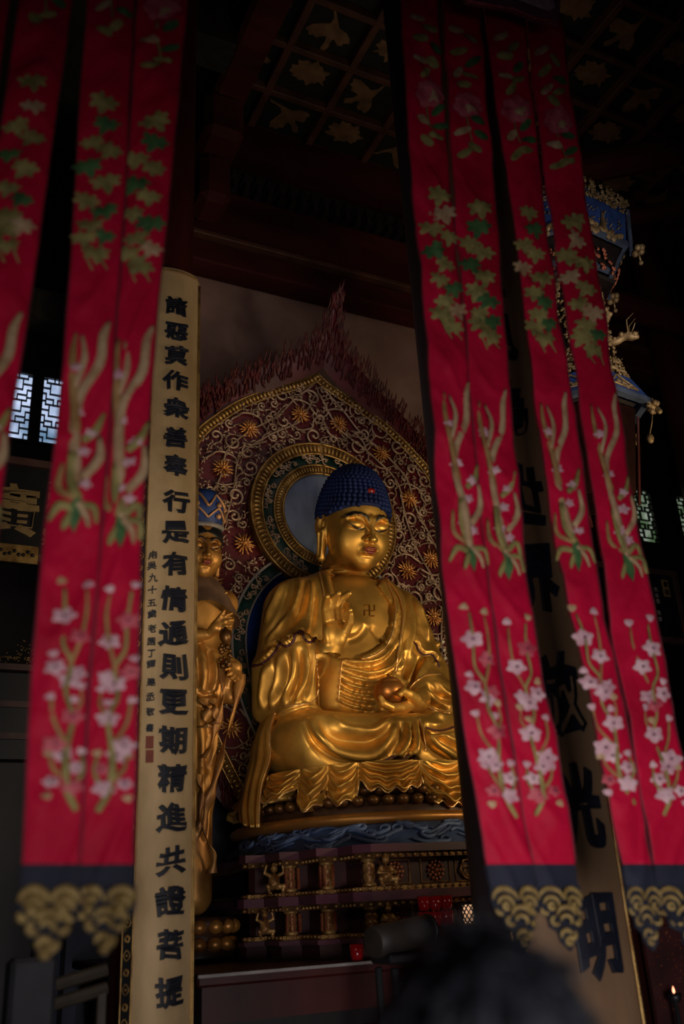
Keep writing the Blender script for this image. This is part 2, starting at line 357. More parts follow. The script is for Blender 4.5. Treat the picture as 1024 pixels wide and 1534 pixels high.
def cap(g, a, b, r0, r1=None):
    if r1 is None: r1 = r0
    a = np.array(a, np.float32); b = np.array(b, np.float32); d = b-a; L = float(d@d)+1e-9
    t = np.clip(((g.X-a[0])*d[0]+(g.Y-a[1])*d[1]+(g.Z-a[2])*d[2])/L, 0, 1)
    return np.sqrt((g.X-a[0]-t*d[0])**2+(g.Y-a[1]-t*d[1])**2+(g.Z-a[2]-t*d[2])**2)-(r0+(r1-r0)*t)
def rbox(g, c, h, r, rot=None):
    x, y, z = g.X-c[0], g.Y-c[1], g.Z-c[2]
    if rot is not None:
        Q = np.asarray(rot, np.float32).T
        x, y, z = Q[0, 0]*x+Q[0, 1]*y+Q[0, 2]*z, Q[1, 0]*x+Q[1, 1]*y+Q[1, 2]*z, Q[2, 0]*x+Q[2, 1]*y+Q[2, 2]*z
    qx, qy, qz = abs(x)-h[0]+r, abs(y)-h[1]+r, abs(z)-h[2]+r
    return np.sqrt(np.maximum(qx, 0)**2+np.maximum(qy, 0)**2+np.maximum(qz, 0)**2)+np.minimum(np.maximum(qx, np.maximum(qy, qz)), 0)-r
def poly2d(x, z, poly):      # signed distance to a polygon, negative inside
    P = np.array(poly, np.float32); n = len(P); d = np.full(x.shape, 1e9, np.float32); ins = np.zeros(x.shape, bool)
    for i in range(n):
        a = P[i]; b = P[(i+1) % n]; e = b-a; wx = x-a[0]; wz = z-a[1]
        t = np.clip((wx*e[0]+wz*e[1])/(e@e+1e-9), 0, 1)
        d = np.minimum(d, (wx-t*e[0])**2+(wz-t*e[1])**2)
        c = ((a[1] > z) != (b[1] > z)) & (x < (b[0]-a[0])*(z-a[1])/(b[1]-a[1]+1e-12)+a[0]); ins ^= c
    return np.where(ins, -1, 1)*np.sqrt(d)
def nets(D, lo, h):
    V = D; s = V < 0; nx, ny, nz = V.shape
    cnt = np.zeros((nx-1, ny-1, nz-1), np.float32); P = np.zeros((nx-1, ny-1, nz-1, 3), np.float32)
    corner = [(i, j, k) for i in (0, 1) for j in (0, 1) for k in (0, 1)]
    sl = lambda c: (slice(c[0], nx-1+c[0]), slice(c[1], ny-1+c[1]), slice(c[2], nz-1+c[2]))
    act = np.zeros((nx-1, ny-1, nz-1), bool); s0 = s[sl((0, 0, 0))]
    for c in corner[1:]: act |= (s[sl(c)] != s0)
    idx = np.argwhere(act); ix, iy, iz = idx.T
    cv = {c: V[ix+c[0], iy+c[1], iz+c[2]] for c in corner}
    acc = np.zeros((len(idx), 3), np.float32); n = np.zeros(len(idx), np.float32)
    for a in corner:
        for ax in range(3):
            if a[ax]: continue
            b = list(a); b[ax] = 1; b = tuple(b); va, vb = cv[a], cv[b]; m = (va < 0) != (vb < 0)
            t = np.where(m, va/(va-vb+1e-20), 0)
            for q in range(3): acc[:, q] += np.where(m, a[q]+(t if q == ax else 0), 0)
            n += m
    verts = (idx+acc/n[:, None])*h+lo
    vid = np.full((nx-1, ny-1, nz-1), -1, np.int64); vid[ix, iy, iz] = np.arange(len(idx))
    quads = []
    for ax in range(3):
        a = [slice(1, -1)]*3; b = [slice(1, -1)]*3; a[ax] = slice(0, -1); b[ax] = slice(1, None)
        A = s[tuple(a)]; B = s[tuple(b)]; E = np.argwhere(A != B); 
        if not len(E): continue
        off = np.ones(3, int); off[ax] = 0; E = E+off
        fl = s[E[:, 0], E[:, 1], E[:, 2]]
        u, v = [(1, 2), (2, 0), (0, 1)][ax]
        def g(du, dv):
            q = E.copy(); q[:, u] -= du; q[:, v] -= dv; return vid[q[:, 0], q[:, 1], q[:, 2]]
        Q = np.stack([g(1, 1), g(0, 1), g(0, 0), g(1, 0)], 1)
        Q[~fl] = Q[~fl][:, ::-1]; quads.append(Q)
    Q = np.vstack(quads); Q = Q[(Q >= 0).all(1)]
    return verts, Q
def vnormals(V, Q):
    n = np.cross(V[Q[:, 2]]-V[Q[:, 0]], V[Q[:, 3]]-V[Q[:, 1]]); N = np.zeros_like(V)
    for k in range(4): np.add.at(N, Q[:, k], n)
    return N/(np.linalg.norm(N, axis=1)[:, None]+1e-12)
def smooth_mesh(V, Q, it=2, lam=.5):
    for _ in range(it):
        S = np.zeros_like(V); C = np.zeros(len(V))
        for k in range(4):
            for j in (1, 3): np.add.at(S, Q[:, k], V[Q[:, (k+j) % 4]]); np.add.at(C, Q[:, k], 1)
        V = V*(1-lam)+lam*S/np.maximum(C, 1)[:, None]
    return V
def cast_px(bvh, org, pts, n=6, off=0.0):
    P = crom(pts, n) if len(pts) > 2 else np.linspace(pts[0], pts[1], 8)
    out = []
    o = Vector(CAM-org)
    for x, y in P:
        d = Vector(ray(x, y)).normalized(); hit, nor, i, dist = bvh.ray_cast(o, d)
        if hit is not None: out.append(np.array(hit)+np.array(nor)*off)
    return np.array(out)
def nearest(V, line, w):
    """distance of vertices V to a polyline, only evaluated near it"""
    lo = line.min(0)-w; hi = line.max(0)+w
    sel = np.where(((V > lo) & (V < hi)).all(1))[0]
    if not len(sel) or len(line) < 2: return sel[:0], np.array([]), np.array([])
    P = V[sel]; best = np.full(len(sel), 1e9); tt = np.zeros(len(sel)); m = len(line)-1
    for i in range(m):
        a = line[i]; e = line[i+1]-a; L = e@e+1e-12
        t = np.clip(((P-a)@e)/L, 0, 1); d = ((P-a-t[:, None]*e)**2).sum(1)
        k = d < best; best[k] = d[k]; tt[k] = (i+t[k])/m
    d = np.sqrt(best); k = d < w
    return sel[k], d[k], tt[k]
def fold(V, N, line, w, amp, taper=.25):
    s, d, t = nearest(V, line, w)
    if len(s):
        e = np.clip(np.minimum(t, 1-t)/taper, 0, 1)**.6 if taper > 0 else 1
        V[s] += N[s]*((amp*.5*(1+np.cos(PI*d/w)))*e)[:, None]
# ------------------------------------------------------------------ seated buddha
BO = np.array([3.42, 6.6, 2.3])
def BL(x, y, yl): return onY(x, y, BO[1]+yl)-BO
def head_sdf(h=.0075, female=False):
    g = Grid((-.40, -.46, -.62), (.40, .42, .40), h)
    D = ell(g, (0, .03, .09), (.272, .325, .30))
    D = smin(D, ell(g, (0, -.075, -.14), (.250, .235, .245)), .10)
    D = smin(D, ell(g, (0, -.225, -.300), (.085, .070, .066)), .07)
    for s in (-1, 1):
        D = smin(D, ell(g, (s*.125, -.19, -.14), (.115, .10, .12)), .06)
        D = smax(D, -ell(g, (s*.118, -.335, .018), (.092, .066, .055)), .045)
        D = smin(D, ell(g, (s*.116, -.232, .000), (.088, .072, .052)), .012)
        D = smin(D, ell(g, (s*.038, -.335, -.116), (.028, .030, .023)), .018)
        for k in range(6):          # arched brow ridge flowing into the nose
            a = [(s*.024, -.318, .010), (s*.038, -.318, .050), (s*.070, -.318, .078), (s*.110, -.310, .088), (s*.155, -.282, .080), (s*.195, -.235, .056), (s*.215, -.19, .035)]
            D = smin(D, cap(g, a[k], a[k+1], .012, .010), .035)
    D = smin(D, cap(g, (0, -.312, .07), (0, -.368, -.110), .017, .028), .03)
    D = smin(D, ell(g, (0, -.376, -.116), (.033, .032, .029)), .015)
    D = smin(D, ell(g, (0, -.297, -.205), (.085, .05, .055)), .04)
    for s in (-1, 1):
        D = smin(D, ell(g, (s*.024, -.340, -.190), (.036, .022, .016)), .010)
        D = smin(D, ell(g, (s*.018, -.334, -.222), (.040, .024, .019)), .012)
        D = smax(D, -ell(g, (s*.080, -.325, -.202), (.014, .02, .012)), .015)
    D = smax(D, -cap(g, (-.062, -.356, -.205), (.062, -.356, -.205), .007), .008)
    D = smax(D, -cap(g, (0, -.356, -.150), (0, -.356, -.170), .008), .008)
    D = smax(D, -cap(g, (-.05, -.310, -.256), (.05, -.310, -.256), .012), .02)
    for s in (-1, 1):               # long ears
        e = ell(g, (s*.276, .05, .0), (.034, .085, .12), rotm(.1, 0, s*-.5))
        e = smin(e, cap(g, (s*.278, .045, -.07), (s*.268, .05, -.29), .046, .038), .03)
        e = smax(e, -ell(g, (s*.306, .025, .01), (.028, .038, .065), rotm(.1, 0, s*-.5)), .012)
        e = smax(e, -cap(g, (s*.316, .025, -.09), (s*.304, .03, -.27), .020, .015), .012)
        e = smin(e, ell(g, (s*.290, .025, -.0), (.012, .014, .035)), .008)
        D = smin(D, e, .015)
    if not female:
        D = smin(D, cap(g, (0, .06, -.26), (-.02, .22, -.60), .185, .215), .04)
        for z, r in ((-.375, .205), (-.44, .222), (-.51, .245)):
            D = smin(D, ell(g, (-.01, .05+(-.30-z)*.4, z), (r, r, .034), rotm(-.25, 0, 0)), .018)
    else:
        D = smin(D, cap(g, (0, .02, -.28), (0, .05, -.62), .11, .12), .05)
    V, Q = nets(D, g.lo, h)
    return smooth_mesh(V, Q, 1, .4), Q
def head_paint(V, brow=(.018, .010, .006), lip=(.16, .012, .008)):
    Cc = np.zeros((len(V), 4), np.float32)
    front = V[:, 1] < -.12
    def st(pts, w, c, a=1.0):
        P = crom(np.array([(p[0], p[1]) for p in pts]), 6); best = np.full(len(V), 1e9); tt = np.zeros(len(V))
        for i in range(len(P)-1):
            e = P[i+1]-P[i]; q = V[:, [0, 2]]-P[i]; t = np.clip((q@e)/(e@e+1e-12), 0, 1); d = np.sqrt(((q-t[:, None]*e)**2).sum(1))
            k = d < best; best[k] = d[k]; tt[k] = (i+t[k])/(len(P)-1)
        ww = w*(.35+.65*np.sin(PI*np.clip(tt, .02, .98))**.6)
        al = np.clip((ww-best)/(.35*w), 0, 1)*front*a; k = al > Cc[:, 3]
        Cc[k, :3] = c; Cc[k, 3] = al[k]
    for s in (-1, 1):
        st([(s*.030, .035), (s*.052, .070), (s*.11, .096), (s*.165, .086), (s*.215, .050)], .021, brow)
        st([(s*.042, -.024), (s*.085, -.036), (s*.13, -.028), (s*.195, .008)], .014, (.02, .008, .004))
    st([(-.060, -.200), (-.025, -.187), (0, -.193), (.025, -.187), (.060, -.200)], .016, lip)
    st([(-.054, -.204), (0, -.224), (.054, -.204)], .022, lip)
    return Cc
def head_lines(V, Q, bowm):
    pass
root = empty('buddha_statue', tuple(BO), 0, 'large gilded seated buddha statue with blue curled hair and one hand raised', 'statue')
HB = rotm(.20, 0, 0) @ np.eye(3); HC = np.array([.025, -.06, 2.315])
HB = rotm(0, 0, .0) @ rotm(.33, 0, 0)
def h2b(P): return np.asarray(P, float) @ HB.T + HC
def hand_from(joints, h, extra, k=.02):
    """joints: list of chains of (x,y,z,r); extra: sdf callables"""
    A = np.array([j[:3] for c in joints for j in c]); lo = A.min(0)-.12; hi = A.max(0)+.12
    g = Grid(lo, hi, h); D = None
    for e in extra: d = e(g); D = d if D is None else smin(D, d, .035)
    for c in joints:
        F = None
        for a, b in zip(c[:-1], c[1:]):
            d = cap(g, a[:3], b[:3], a[3], b[3]); F = d if F is None else smin(F, d, .008)
        D = smin(D, F, .012)
    return nets(D, g.lo, h)
def build_buddha():
    pv, pq, pc = [], [], []
    def push(V, Q, C=None):
        b = sum(len(x) for x in pv); pv.append(V); pq.append(Q+b); pc.append(np.zeros((len(V), 4), np.float32) if C is None else C)
    V, Q = head_sdf(.007); C = head_paint(V)
    keep = V[:, 2] > -.60
    push(h2b(V), Q, C)
    # chest, belly
    g = Grid((-.75, -.62, .55), (.75, .45, 2.0), .014)
    D = ell(g, (0, -.0, 1.32), (.52, .36, .50))
    D = smin(D, ell(g, (0, -.05, .95), (.44, .36, .45)), .12)
    D = smin(D, cap(g, (-.45, .02, 1.58), (.38, .02, 1.58), .20), .15)
    D = smin(D, ell(g, (0, .05, 1.68), (.30, .25, .20)), .12)
    for s in (-1, 1): D = smin(D, ell(g, (s*.20, -.22, 1.33), (.21, .155, .17)), .05)
    D = smax(D, -cap(g, (0, -.42, 1.25), (0, -.40, 1.5), .02, .01), .06)
    V, Q = nets(D, g.lo, g.h); V = smooth_mesh(V, Q, 1)
    N = vnormals(V, Q)
    bv = BVHTree.FromPolygons(V.tolist(), Q.tolist())
    for pts in ([(518, 958), (527, 957), (536, 953), (543, 946), (548, 936)], [(556, 938), (560, 945), (568, 955), (578, 963)]):
        fold(V, N, cast_px(bv, BO, pts), .045, -.022)
    push(V, Q)
    # raised right hand
    def fz(l): return [(*BL(a, b, y), r) for a, b, y, r in l]
    chains = [fz([(490, 932, -.60, .036), (487, 912, -.66, .032), (488, 902, -.70, .029), (490, 894, -.76, .022)]),
              fz([(497, 928, -.61, .038), (495, 908, -.68, .033), (500, 896, -.73, .029), (507, 889, -.79, .022)]),
              fz([(506, 927, -.61, .038), (506, 907, -.69, .033), (513, 896, -.74, .029), (523, 889, -.80, .022)]),
              fz([(513, 929, -.60, .037), (515, 911, -.69, .032), (521, 907, -.75, .028), (524, 914, -.79, .022)]),
              fz([(507, 958, -.60, .046), (517, 946, -.66, .038), (524, 932, -.72, .031), (525, 920, -.77, .023)])]
    pc1 = BL(502, 944, -.60); wr = BL(490, 978, -.55); el = BL(470, 1000, -.30)
    fa = np.array(BL(500, 962, -.58))
    V, Q = hand_from(chains, .007, [lambda g: ell(g, pc1, (.105, .062, .125), rotm(-.15, .2, 0)), lambda g: cap(g, fa, wr, .078, .090), lambda g: cap(g, wr, el, .092, .11),
                                    lambda g: ell(g, BL(509, 954, -.645), (.05, .04, .06)), lambda g: ell(g, BL(491, 950, -.64), (.04, .035, .07))])
    push(smooth_mesh(V, Q, 1, .4), Q)
    # lap hand, palm up, fingers round the bowl
    chains = [fz([(612, 1056, -.62, .045), (600, 1060, -.70, .036), (586, 1060, -.75, .032), (574, 1054, -.76, .028), (570, 1045, -.76, .021)]),
              fz([(614, 1054, -.58, .045), (600, 1066, -.64, .038), (586, 1067, -.68, .034), (573, 1062, -.68, .028)]),
              fz([(612, 1048, -.50, .045), (600, 1062, -.52, .038), (585, 1066, -.54, .034), (572, 1060, -.54, .028)]),
              fz([(612, 1045, -.44, .042), (600, 1058, -.44, .036), (585, 1060, -.44, .030), (572, 1055, -.44, .024)]),
              fz([(622, 1048, -.66, .045), (612, 1040, -.72, .036), (604, 1036, -.74, .028), (599, 1040, -.76, .022)])]
    V, Q = hand_from(chains, .008, [lambda g: ell(g, BL(612, 1055, -.55), (.13, .13, .055), rotm(0, .1, 0)), lambda g: cap(g, BL(618, 1052, -.56), BL(645, 1040, -.42), .075, .10), lambda g: cap(g, BL(645, 1040, -.42), BL(660, 1030, -.25), .10, .12)])
    push(smooth_mesh(V, Q, 1, .4), Q)
    body = arrobj('body', np.vstack(pv), np.vstack(pq), M['gold'], root, True, np.vstack(pc))
    # chest emblem, carved line relief
    e = MB(); c0 = (553, 915); bvB = BVHTree.FromPolygons(np.vstack(pv).tolist(), np.vstack(pq).tolist())
    s = 7.5
    U = [[(-1, -1), (-1, 0), (1, 0), (1, 1)], [(-1, 1), (0, 1), (0, -1), (1, -1)]]
    for ln in U:
        for a, b in zip(ln[:-1], ln[1:]):
            P = cast_px(bvB, BO, [(c0[0]+a[0]*s, c0[1]-a[1]*s*1.05), (c0[0]+b[0]*s, c0[1]-b[1]*s*1.05)], off=.002)
            if len(P) > 1: e.tube(P, .007, 4)
    e.build('chest_emblem', M['emblem'], root)
    # hair: cap, mound and snail curls
    h = .009; g = Grid((-.42, -.46, -.2), (.42, .48, .72), h)
    D = ell(g, (0, .05, .11), (.306, .357, .33))
    D = smin(D, ell(g, (0, .08, .315), (.235, .26, .232)), .10)
    lim = .175-(g.Y+.3)*.30-.10*np.clip((g.Y-.02)/.2, 0, 1)+.35*(g.X*g.X)*(g.Y < 0)*-1.0
    D = smax(D, (lim-g.Z)*.85, .02)
    V, Q = nets(D, g.lo, h); V = smooth_mesh(V, Q, 1)
    arrobj('hair', h2b(V), Q, M['hair'], root)
    bvh = BVHTree.FromPolygons(V.tolist(), Q.tolist()); cur = MB(); cen = np.array([0, .06, .12])
    el_ = -.62; row = 0; org = Vector((0, .06, .14)); sp = .044
    while el_ < PI/2-.05:
        hit, nor, ii, ds = bvh.ray_cast(org+Vector((math.cos(el_), 0, math.sin(el_)))*1.2, -Vector((math.cos(el_), 0, math.sin(el_))))
        r0 = (hit-org).length if hit is not None else .3
        ncol = max(4, int(2*PI*r0*math.cos(el_)*1.12/sp))
        for k in range(ncol):
            a = 2*PI*(k+.5*(row % 2))/ncol
            d = Vector((math.cos(el_)*math.cos(a), math.cos(el_)*math.sin(a), math.sin(el_)))
            hit, nor, ii, ds = bvh.ray_cast(org+d*1.2, -d)
            if hit is None: continue
            z = hit.z; y = hit.y
            if z < .175-(y+.3)*.30-.10*min(1, max(0, (y-.02)/.2))-.35*hit.x**2*(y < 0)+.008: continue
            cur.sphere(h2b([hit])[0], .0255, 6, 5)
        el_ += sp*.80/r0; row += 1
    o = cur.build('hair_curls', M['hair'], root, True)
    hit, nor, ii, ds = bvh.ray_cast(Vector((0, -1, .30)), Vector((0, 1, 0)))
    if hit is not None:
        j = MB(); j.sphere(h2b([(0, hit.y-.006, .30)])[0], .036, 10, 8, sc=(1.2, .8, .75)); o = j.build('jewel', M['redjewel'], root, True); o['label'] = 'small red hair jewel'
    # ---------------- robe
    h = .0135; g = Grid((-1.30, -1.12, -.02), (1.30, .60, 2.02), h)
    T = ell(g, (0, .0, 1.32), (.57, .40, .52))
    T = smin(T, ell(g, (0, -.03, .85), (.52, .42, .58)), .15)
    T = smin(T, cap(g, (-.50, .03, 1.59), (0, .06, 1.70), .225, .25), .14); T = smin(T, cap(g, (.42, .03, 1.60), (0, .06, 1.70), .215, .25), .14)
    T = smin(T, ell(g, (.0, .08, 1.74), (.34, .26, .20)), .14)
    A = cap(g, (-.56, .02, 1.52), (-.69, -.12, 1.08), .235, .225)
    A = smin(A, cap(g, (-.68, -.14, 1.06), (-.60, -.40, 1.04), .20, .15), .08)
    A = smin(A, rbox(g, (-.75, -.26, .84), (.18, .24, .26), .10, rotm(0, 0, .38)), .07)
    A = smin(A, rbox(g, (-.71, -.40, .90), (.13, .14, .25), .07, rotm(0, 0, .3)), .05)
    B = cap(g, (.47, .02, 1.52), (.56, -.10, 1.05), .215, .20)
    B = smin(B, cap(g, (.58, -.12, 1.0), (.33, -.42, .80), .19, .13), .08)
    B = smin(B, rbox(g, (.60, -.26, .74), (.23, .24, .20), .12, rotm(0, .2, -.5)), .08)
    T = smin(T, A, .07); T = smin(T, B, .07)
    L = ell(g, (0, -.22, .34), (.90, .60, .30))
    L = smin(L, cap(g, (-.35, -.15, .42), (-.70, -.42, .38), .27, .25), .12)
    L = smin(L, cap(g, (.35, -.15, .42), (.80, -.42, .36), .27, .26), .12)
    L = smin(L, cap(g, (-.66, -.60, .37), (.15, -.74, .36), .22, .18), .12)
    L = smin(L, cap(g, (.80, -.60, .36), (-.10, -.68, .36), .22, .18), .12)
    T = smin(T, L, .05)
    # open neck and chest
    px = [(577, 869), (592, 903), (589, 940), (577, 969), (560, 981), (548, 986), (530, 988), (512, 984)]
    opn = [tuple(BL(a, b, -.38)[[0, 2]]) for a, b in px]
    opn += [(-.40, 1.12), (-.40, 1.30), (-.32, 1.55), (-.27, 1.80), (-.26, 2.2), (.30, 2.2), (.27, 1.86)]
    open_ = poly2d(g.X, g.Z, opn)
    O3 = np.maximum(open_, g.Y-.06)
    T = smax(T, -O3, .012)
    # sleeve mouth hollow on the raised arm
    c = BL(484, 1022, -.52); T = smax(T, -rbox(g, (c[0], -.50, c[2]), (.050, .22, .17), .04, rotm(0, 0, .25)), .015)
    T = smax(T, .14-g.Z, .05)
    V, Q = nets(T, g.lo, h); V = smooth_mesh(V, Q, 2)
    bv = BVHTree.FromPolygons(V.tolist(), Q.tolist()); N = vnormals(V, Q)
    G = -1
    strokes = [  # (pixels of the fold line, width, height)  + ridge / - crease
     ([(440,865),(436,890),(424,920),(396,955)],.055,-.03), ([(451,858),(446,888),(432,922),(400,965)],.05,.03), ([(459,860),(455,898),(440,930),(414,955)],.045,-.03),
     ([(425,868),(412,900),(397,935)],.05,.025), ([(410,875),(400,905),(391,935)],.04,-.02), ([(466,870),(463,905),(456,945)],.04,.028), ([(472,880),(470,915),(466,950)],.035,-.022),
     ([(399,994),(395,1029),(391,1062)],.05,.03), ([(409,985),(405,1025),(397,1062)],.045,-.03), ([(420,980),(416,1021),(402,1060)],.05,.03), ([(430,978),(427,1018),(410,1058)],.045,-.03),
     ([(440,972),(439,1014),(422,1054)],.05,.032), ([(448,970),(447,1012),(432,1054)],.04,-.03), ([(457,966),(457,1008),(442,1052)],.045,.03), ([(464,964),(464,1012),(455,1052)],.035,-.022),
     # lap and legs
     ([(496,1070),(506,1084),(520,1092),(555,1096),(575,1086),(584,1076)],.05,.030), ([(480,1072),(492,1095),(512,1108),(550,1112),(572,1100),(588,1080)],.05,-.03),
     ([(465,1074),(477,1102),(506,1124),(551,1129),(577,1113),(592,1084)],.055,.036), ([(455,1080),(470,1112),(500,1135),(545,1139),(576,1127)],.045,-.028),
     ([(603,1080),(601,1105),(582,1132)],.045,-.03), ([(610,1082),(608,1110),(590,1134)],.045,.034), ([(616,1082),(615,1112),(600,1134)],.035,-.03), ([(622,1082),(622,1112),(612,1133)],.04,.032),
     ([(628,1076),(634,1098),(636,1125)],.035,-.03), ([(637,1085),(655,1092),(684,1086),(720,1080)],.05,-.045), ([(636,1094),(650,1112),(688,1136),(720,1145)],.045,.035),
     ([(645,1092),(665,1112),(700,1130)],.04,-.03), ([(650,1098),(672,1108),(710,1120)],.04,.03), ([(636,1108),(650,1126),(680,1142)],.04,-.03), ([(640,1070),(670,1078),(710,1070)],.05,.03),
     ([(415,1075),(425,1065),(450,1058),(480,1060)],.04,.02),
     # right sleeve and arm
     ([(608,885),(612,912),(616,940),(612,985)],.045,.032), ([(615,892),(620,920),(623,950)],.04,-.03), ([(622,898),(632,930),(642,962)],.045,.032), ([(629,905),(640,935),(650,965)],.04,-.026), ([(606,905),(606,940),(602,990)],.035,-.028),
     ([(637,915),(648,945),(655,970)],.04,.026), ([(600,960),(600,990),(598,1008)],.04,.028), ([(609,975),(609,1000),(605,1018)],.035,-.025),
     ([(618,978),(616,1000),(610,1022)],.04,.03), ([(627,982),(624,1003),(616,1024)],.035,-.028), ([(640,985),(634,1002),(622,1020)],.04,.03),
     ([(634,1030),(650,1048),(672,1060)],.04,.028), ([(640,1022),(655,1040),(676,1052)],.035,-.025), ([(630,1040),(648,1057),(672,1066)],.03,-.02), ([(650,1020),(662,1034),(680,1044)],.035,.025),
    ]
    # concentric folds of the inner robe over the belly
    Us = [[(512,988),(536,993),(563,990),(580,978),(597,955)], [(511,998),(536,1006),(556,1009),(583,1000),(598,980)], [(510,1008),(533,1017),(556,1021),(580,1015),(594,1000)],
          [(509,1018),(525,1027),(545,1031),(566,1029)], [(507,1028),(528,1037),(560,1043)], [(506,1037),(528,1047),(561,1054)], [(505,1046),(525,1055),(560,1062)]]
    for u in Us:
        strokes.append((u, .032, .026)); strokes.append(([(a, b+5.0) for a, b in u], .026, -.026))
    # lapels as broad bands
    strokes += [([(570,858),(590,880),(600,905),(600,935),(594,972),(590,1006)],.05,.03), ([(483,845),(492,880),(498,905)],.05,.02), ([(577,869),(592,903),(589,940),(577,969),(548,986),(514,983)],.03,.03)]
    for pts, w, a in strokes:
        P = cast_px(bv, BO, pts)
        if len(P) > 2: fold(V, N, P, w, a*1.5)
    for pts, w, a in (([(379,998),(392,994),(404,985),(414,973),(420,963),(428,968),(438,962),(444,948),(451,946),(455,955),(463,962),(473,956)], .16, .04),
                      ([(619,962),(624,966),(626,972),(634,980),(648,981),(658,1000)], .12, .035), ([(430,1156),(457,1154),(496,1147),(543,1145),(574,1140),(590,1133),(606,1136),(614,1131),(637,1141),(684,1145),(720,1150)], .16, .05)):
        P = cast_px(bv, BO, pts, 5)
        sI, d, t = nearest(V, P, w)
        if len(sI):
            zl = np.interp(t, np.linspace(0, 1, len(P)), P[:, 2]); up = V[sI, 2] > zl
            V[sI] += N[sI]*(a*np.where(up, (1-d/w)**.8, -.35*(1-np.clip(d/(w*.35), 0, 1)))*np.clip(np.minimum(t, 1-t)*8, 0, 1))[:, None]
    V = smooth_mesh(V, Q, 1, .35)
    robe = arrobj('robe', V, Q, M['gold'], root, True, np.zeros((len(V), 4), np.float32))
    bv = BVHTree.FromPolygons(V.tolist(), Q.tolist())
    def strip(seg, nm, mt, r, fl=None):
        hb = MB(); hb.tube(seg, r, 5, flat=fl); hb.build(nm, mt, root, True)
    for pts in ([(577,867),(592,903),(589,940),(577,969),(548,986),(513,983)], [(513,983),(510,1010),(507,1050)], [(572,860),(593,885),(603,912),(603,935),(597,972),(592,1008)],
                [(471,962),(475,998),(477,1029),(471,1049),(450,1056),(424,1058)], [(477,850),(483,880),(487,905)],
                [(627,1076),(635,1096),(637,1125)], [(660,1010),(637,1012),(622,1022),(613,1032)], [(412,1068),(404,1092),(404,1130)], [(624,1046),(652,1065),(680,1069)]):
        P = cast_px(bv, BO, pts, 8, .003)
        if len(P) > 2:
            k = np.linalg.norm(np.diff(P, axis=0), axis=1)
            seg = [P[0]]
            for p, q in zip(P[1:], k):
                if q > .12:
                    if len(seg) > 2: strip(seg, 'gilt_hem', M['goldedge'], .0065)
                    seg = []
                seg.append(p)
            if len(seg) > 2: strip(seg, 'gilt_hem', M['goldedge'], .0065)
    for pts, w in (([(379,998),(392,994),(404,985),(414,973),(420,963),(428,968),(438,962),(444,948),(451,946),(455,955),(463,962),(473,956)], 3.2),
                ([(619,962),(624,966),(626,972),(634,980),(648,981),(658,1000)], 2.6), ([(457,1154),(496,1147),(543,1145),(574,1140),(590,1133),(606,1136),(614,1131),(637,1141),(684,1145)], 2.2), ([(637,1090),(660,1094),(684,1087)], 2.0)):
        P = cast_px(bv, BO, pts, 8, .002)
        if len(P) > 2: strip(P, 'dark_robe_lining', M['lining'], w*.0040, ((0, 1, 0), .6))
M['emblem'] = mat('carved_emblem_shadow_gilt', (.28, .12, .02), rough=.5, metal=.6)
build_buddha()
M['bowl'] = mat('copper_brown_gilding', (.50, .20, .05), rough=.36, metal=.7, rgb2=(.30, .11, .03), scale=4)
# bowl held in the lap
bw = MB(); c = BL(583, 1036, -.60)
prof = [(.0, -.105), (.05, -.10), (.085, -.08), (.112, -.045), (.122, -.005), (.116, .03), (.10, .055), (.088, .066), (.092, .072), (.07, .092), (.035, .108), (.015, .115), (.012, .128), (.0, .140)]
bw.lathe((0, 0, 0), prof, 28)
bo = bw.build('alms_bowl', M['bowl'], None, True, loc=tuple(BO+c)); tag(bo, 'round gilded lidded alms bowl resting in the seated buddha\'s lap hand', 'bowl')
# ------------------------------------------------------------------ drapery seat, lotus, wave band
seat_c = np.array([3.42, 6.42, 0.0])          # plan centre of the throne (world)
def ecyl(x, y, rx, ry, c=seat_c):              # pixel -> angle and height on an elliptic cylinder (front side)
    d = ray(x, y); o = CAM-c; A = (d[0]/rx)**2+(d[1]/ry)**2; B = 2*(o[0]*d[0]/rx**2+o[1]*d[1]/ry**2); C_ = (o[0]/rx)**2+(o[1]/ry)**2-1
    q = B*B-4*A*C_
    if q < 0: t = -B/(2*A)
    else: t = (-B-math.sqrt(q))/(2*A)
    P = CAM+d*t; return math.atan2((P[0]-c[0])/rx, -(P[1]-c[1])/ry), P[2]      # angle 0 = front, + = viewer's right
RX, RY = 1.0, .93
throne = empty('lotus_throne', (seat_c[0], seat_c[1], 1.9), 0, 'dark carved lotus throne with gilded rim and scalloped golden drapery under the big buddha', 'throne')
def TL(P): return np.asarray(P, float)-np.array([seat_c[0], seat_c[1], 1.9])
bx = [372, 400, 447, 490, 537, 633, 700]
ang = [ecyl(x, 1170, RX, RY)[0] for x in bx]
ang = [ang[0]-.35]+ang
while ang[-1] < 2.4: ang.append(ang[-1]+.33)
NA, NT = 520, 40
a0, a1 = ang[0], ang[-1]
V = []; 
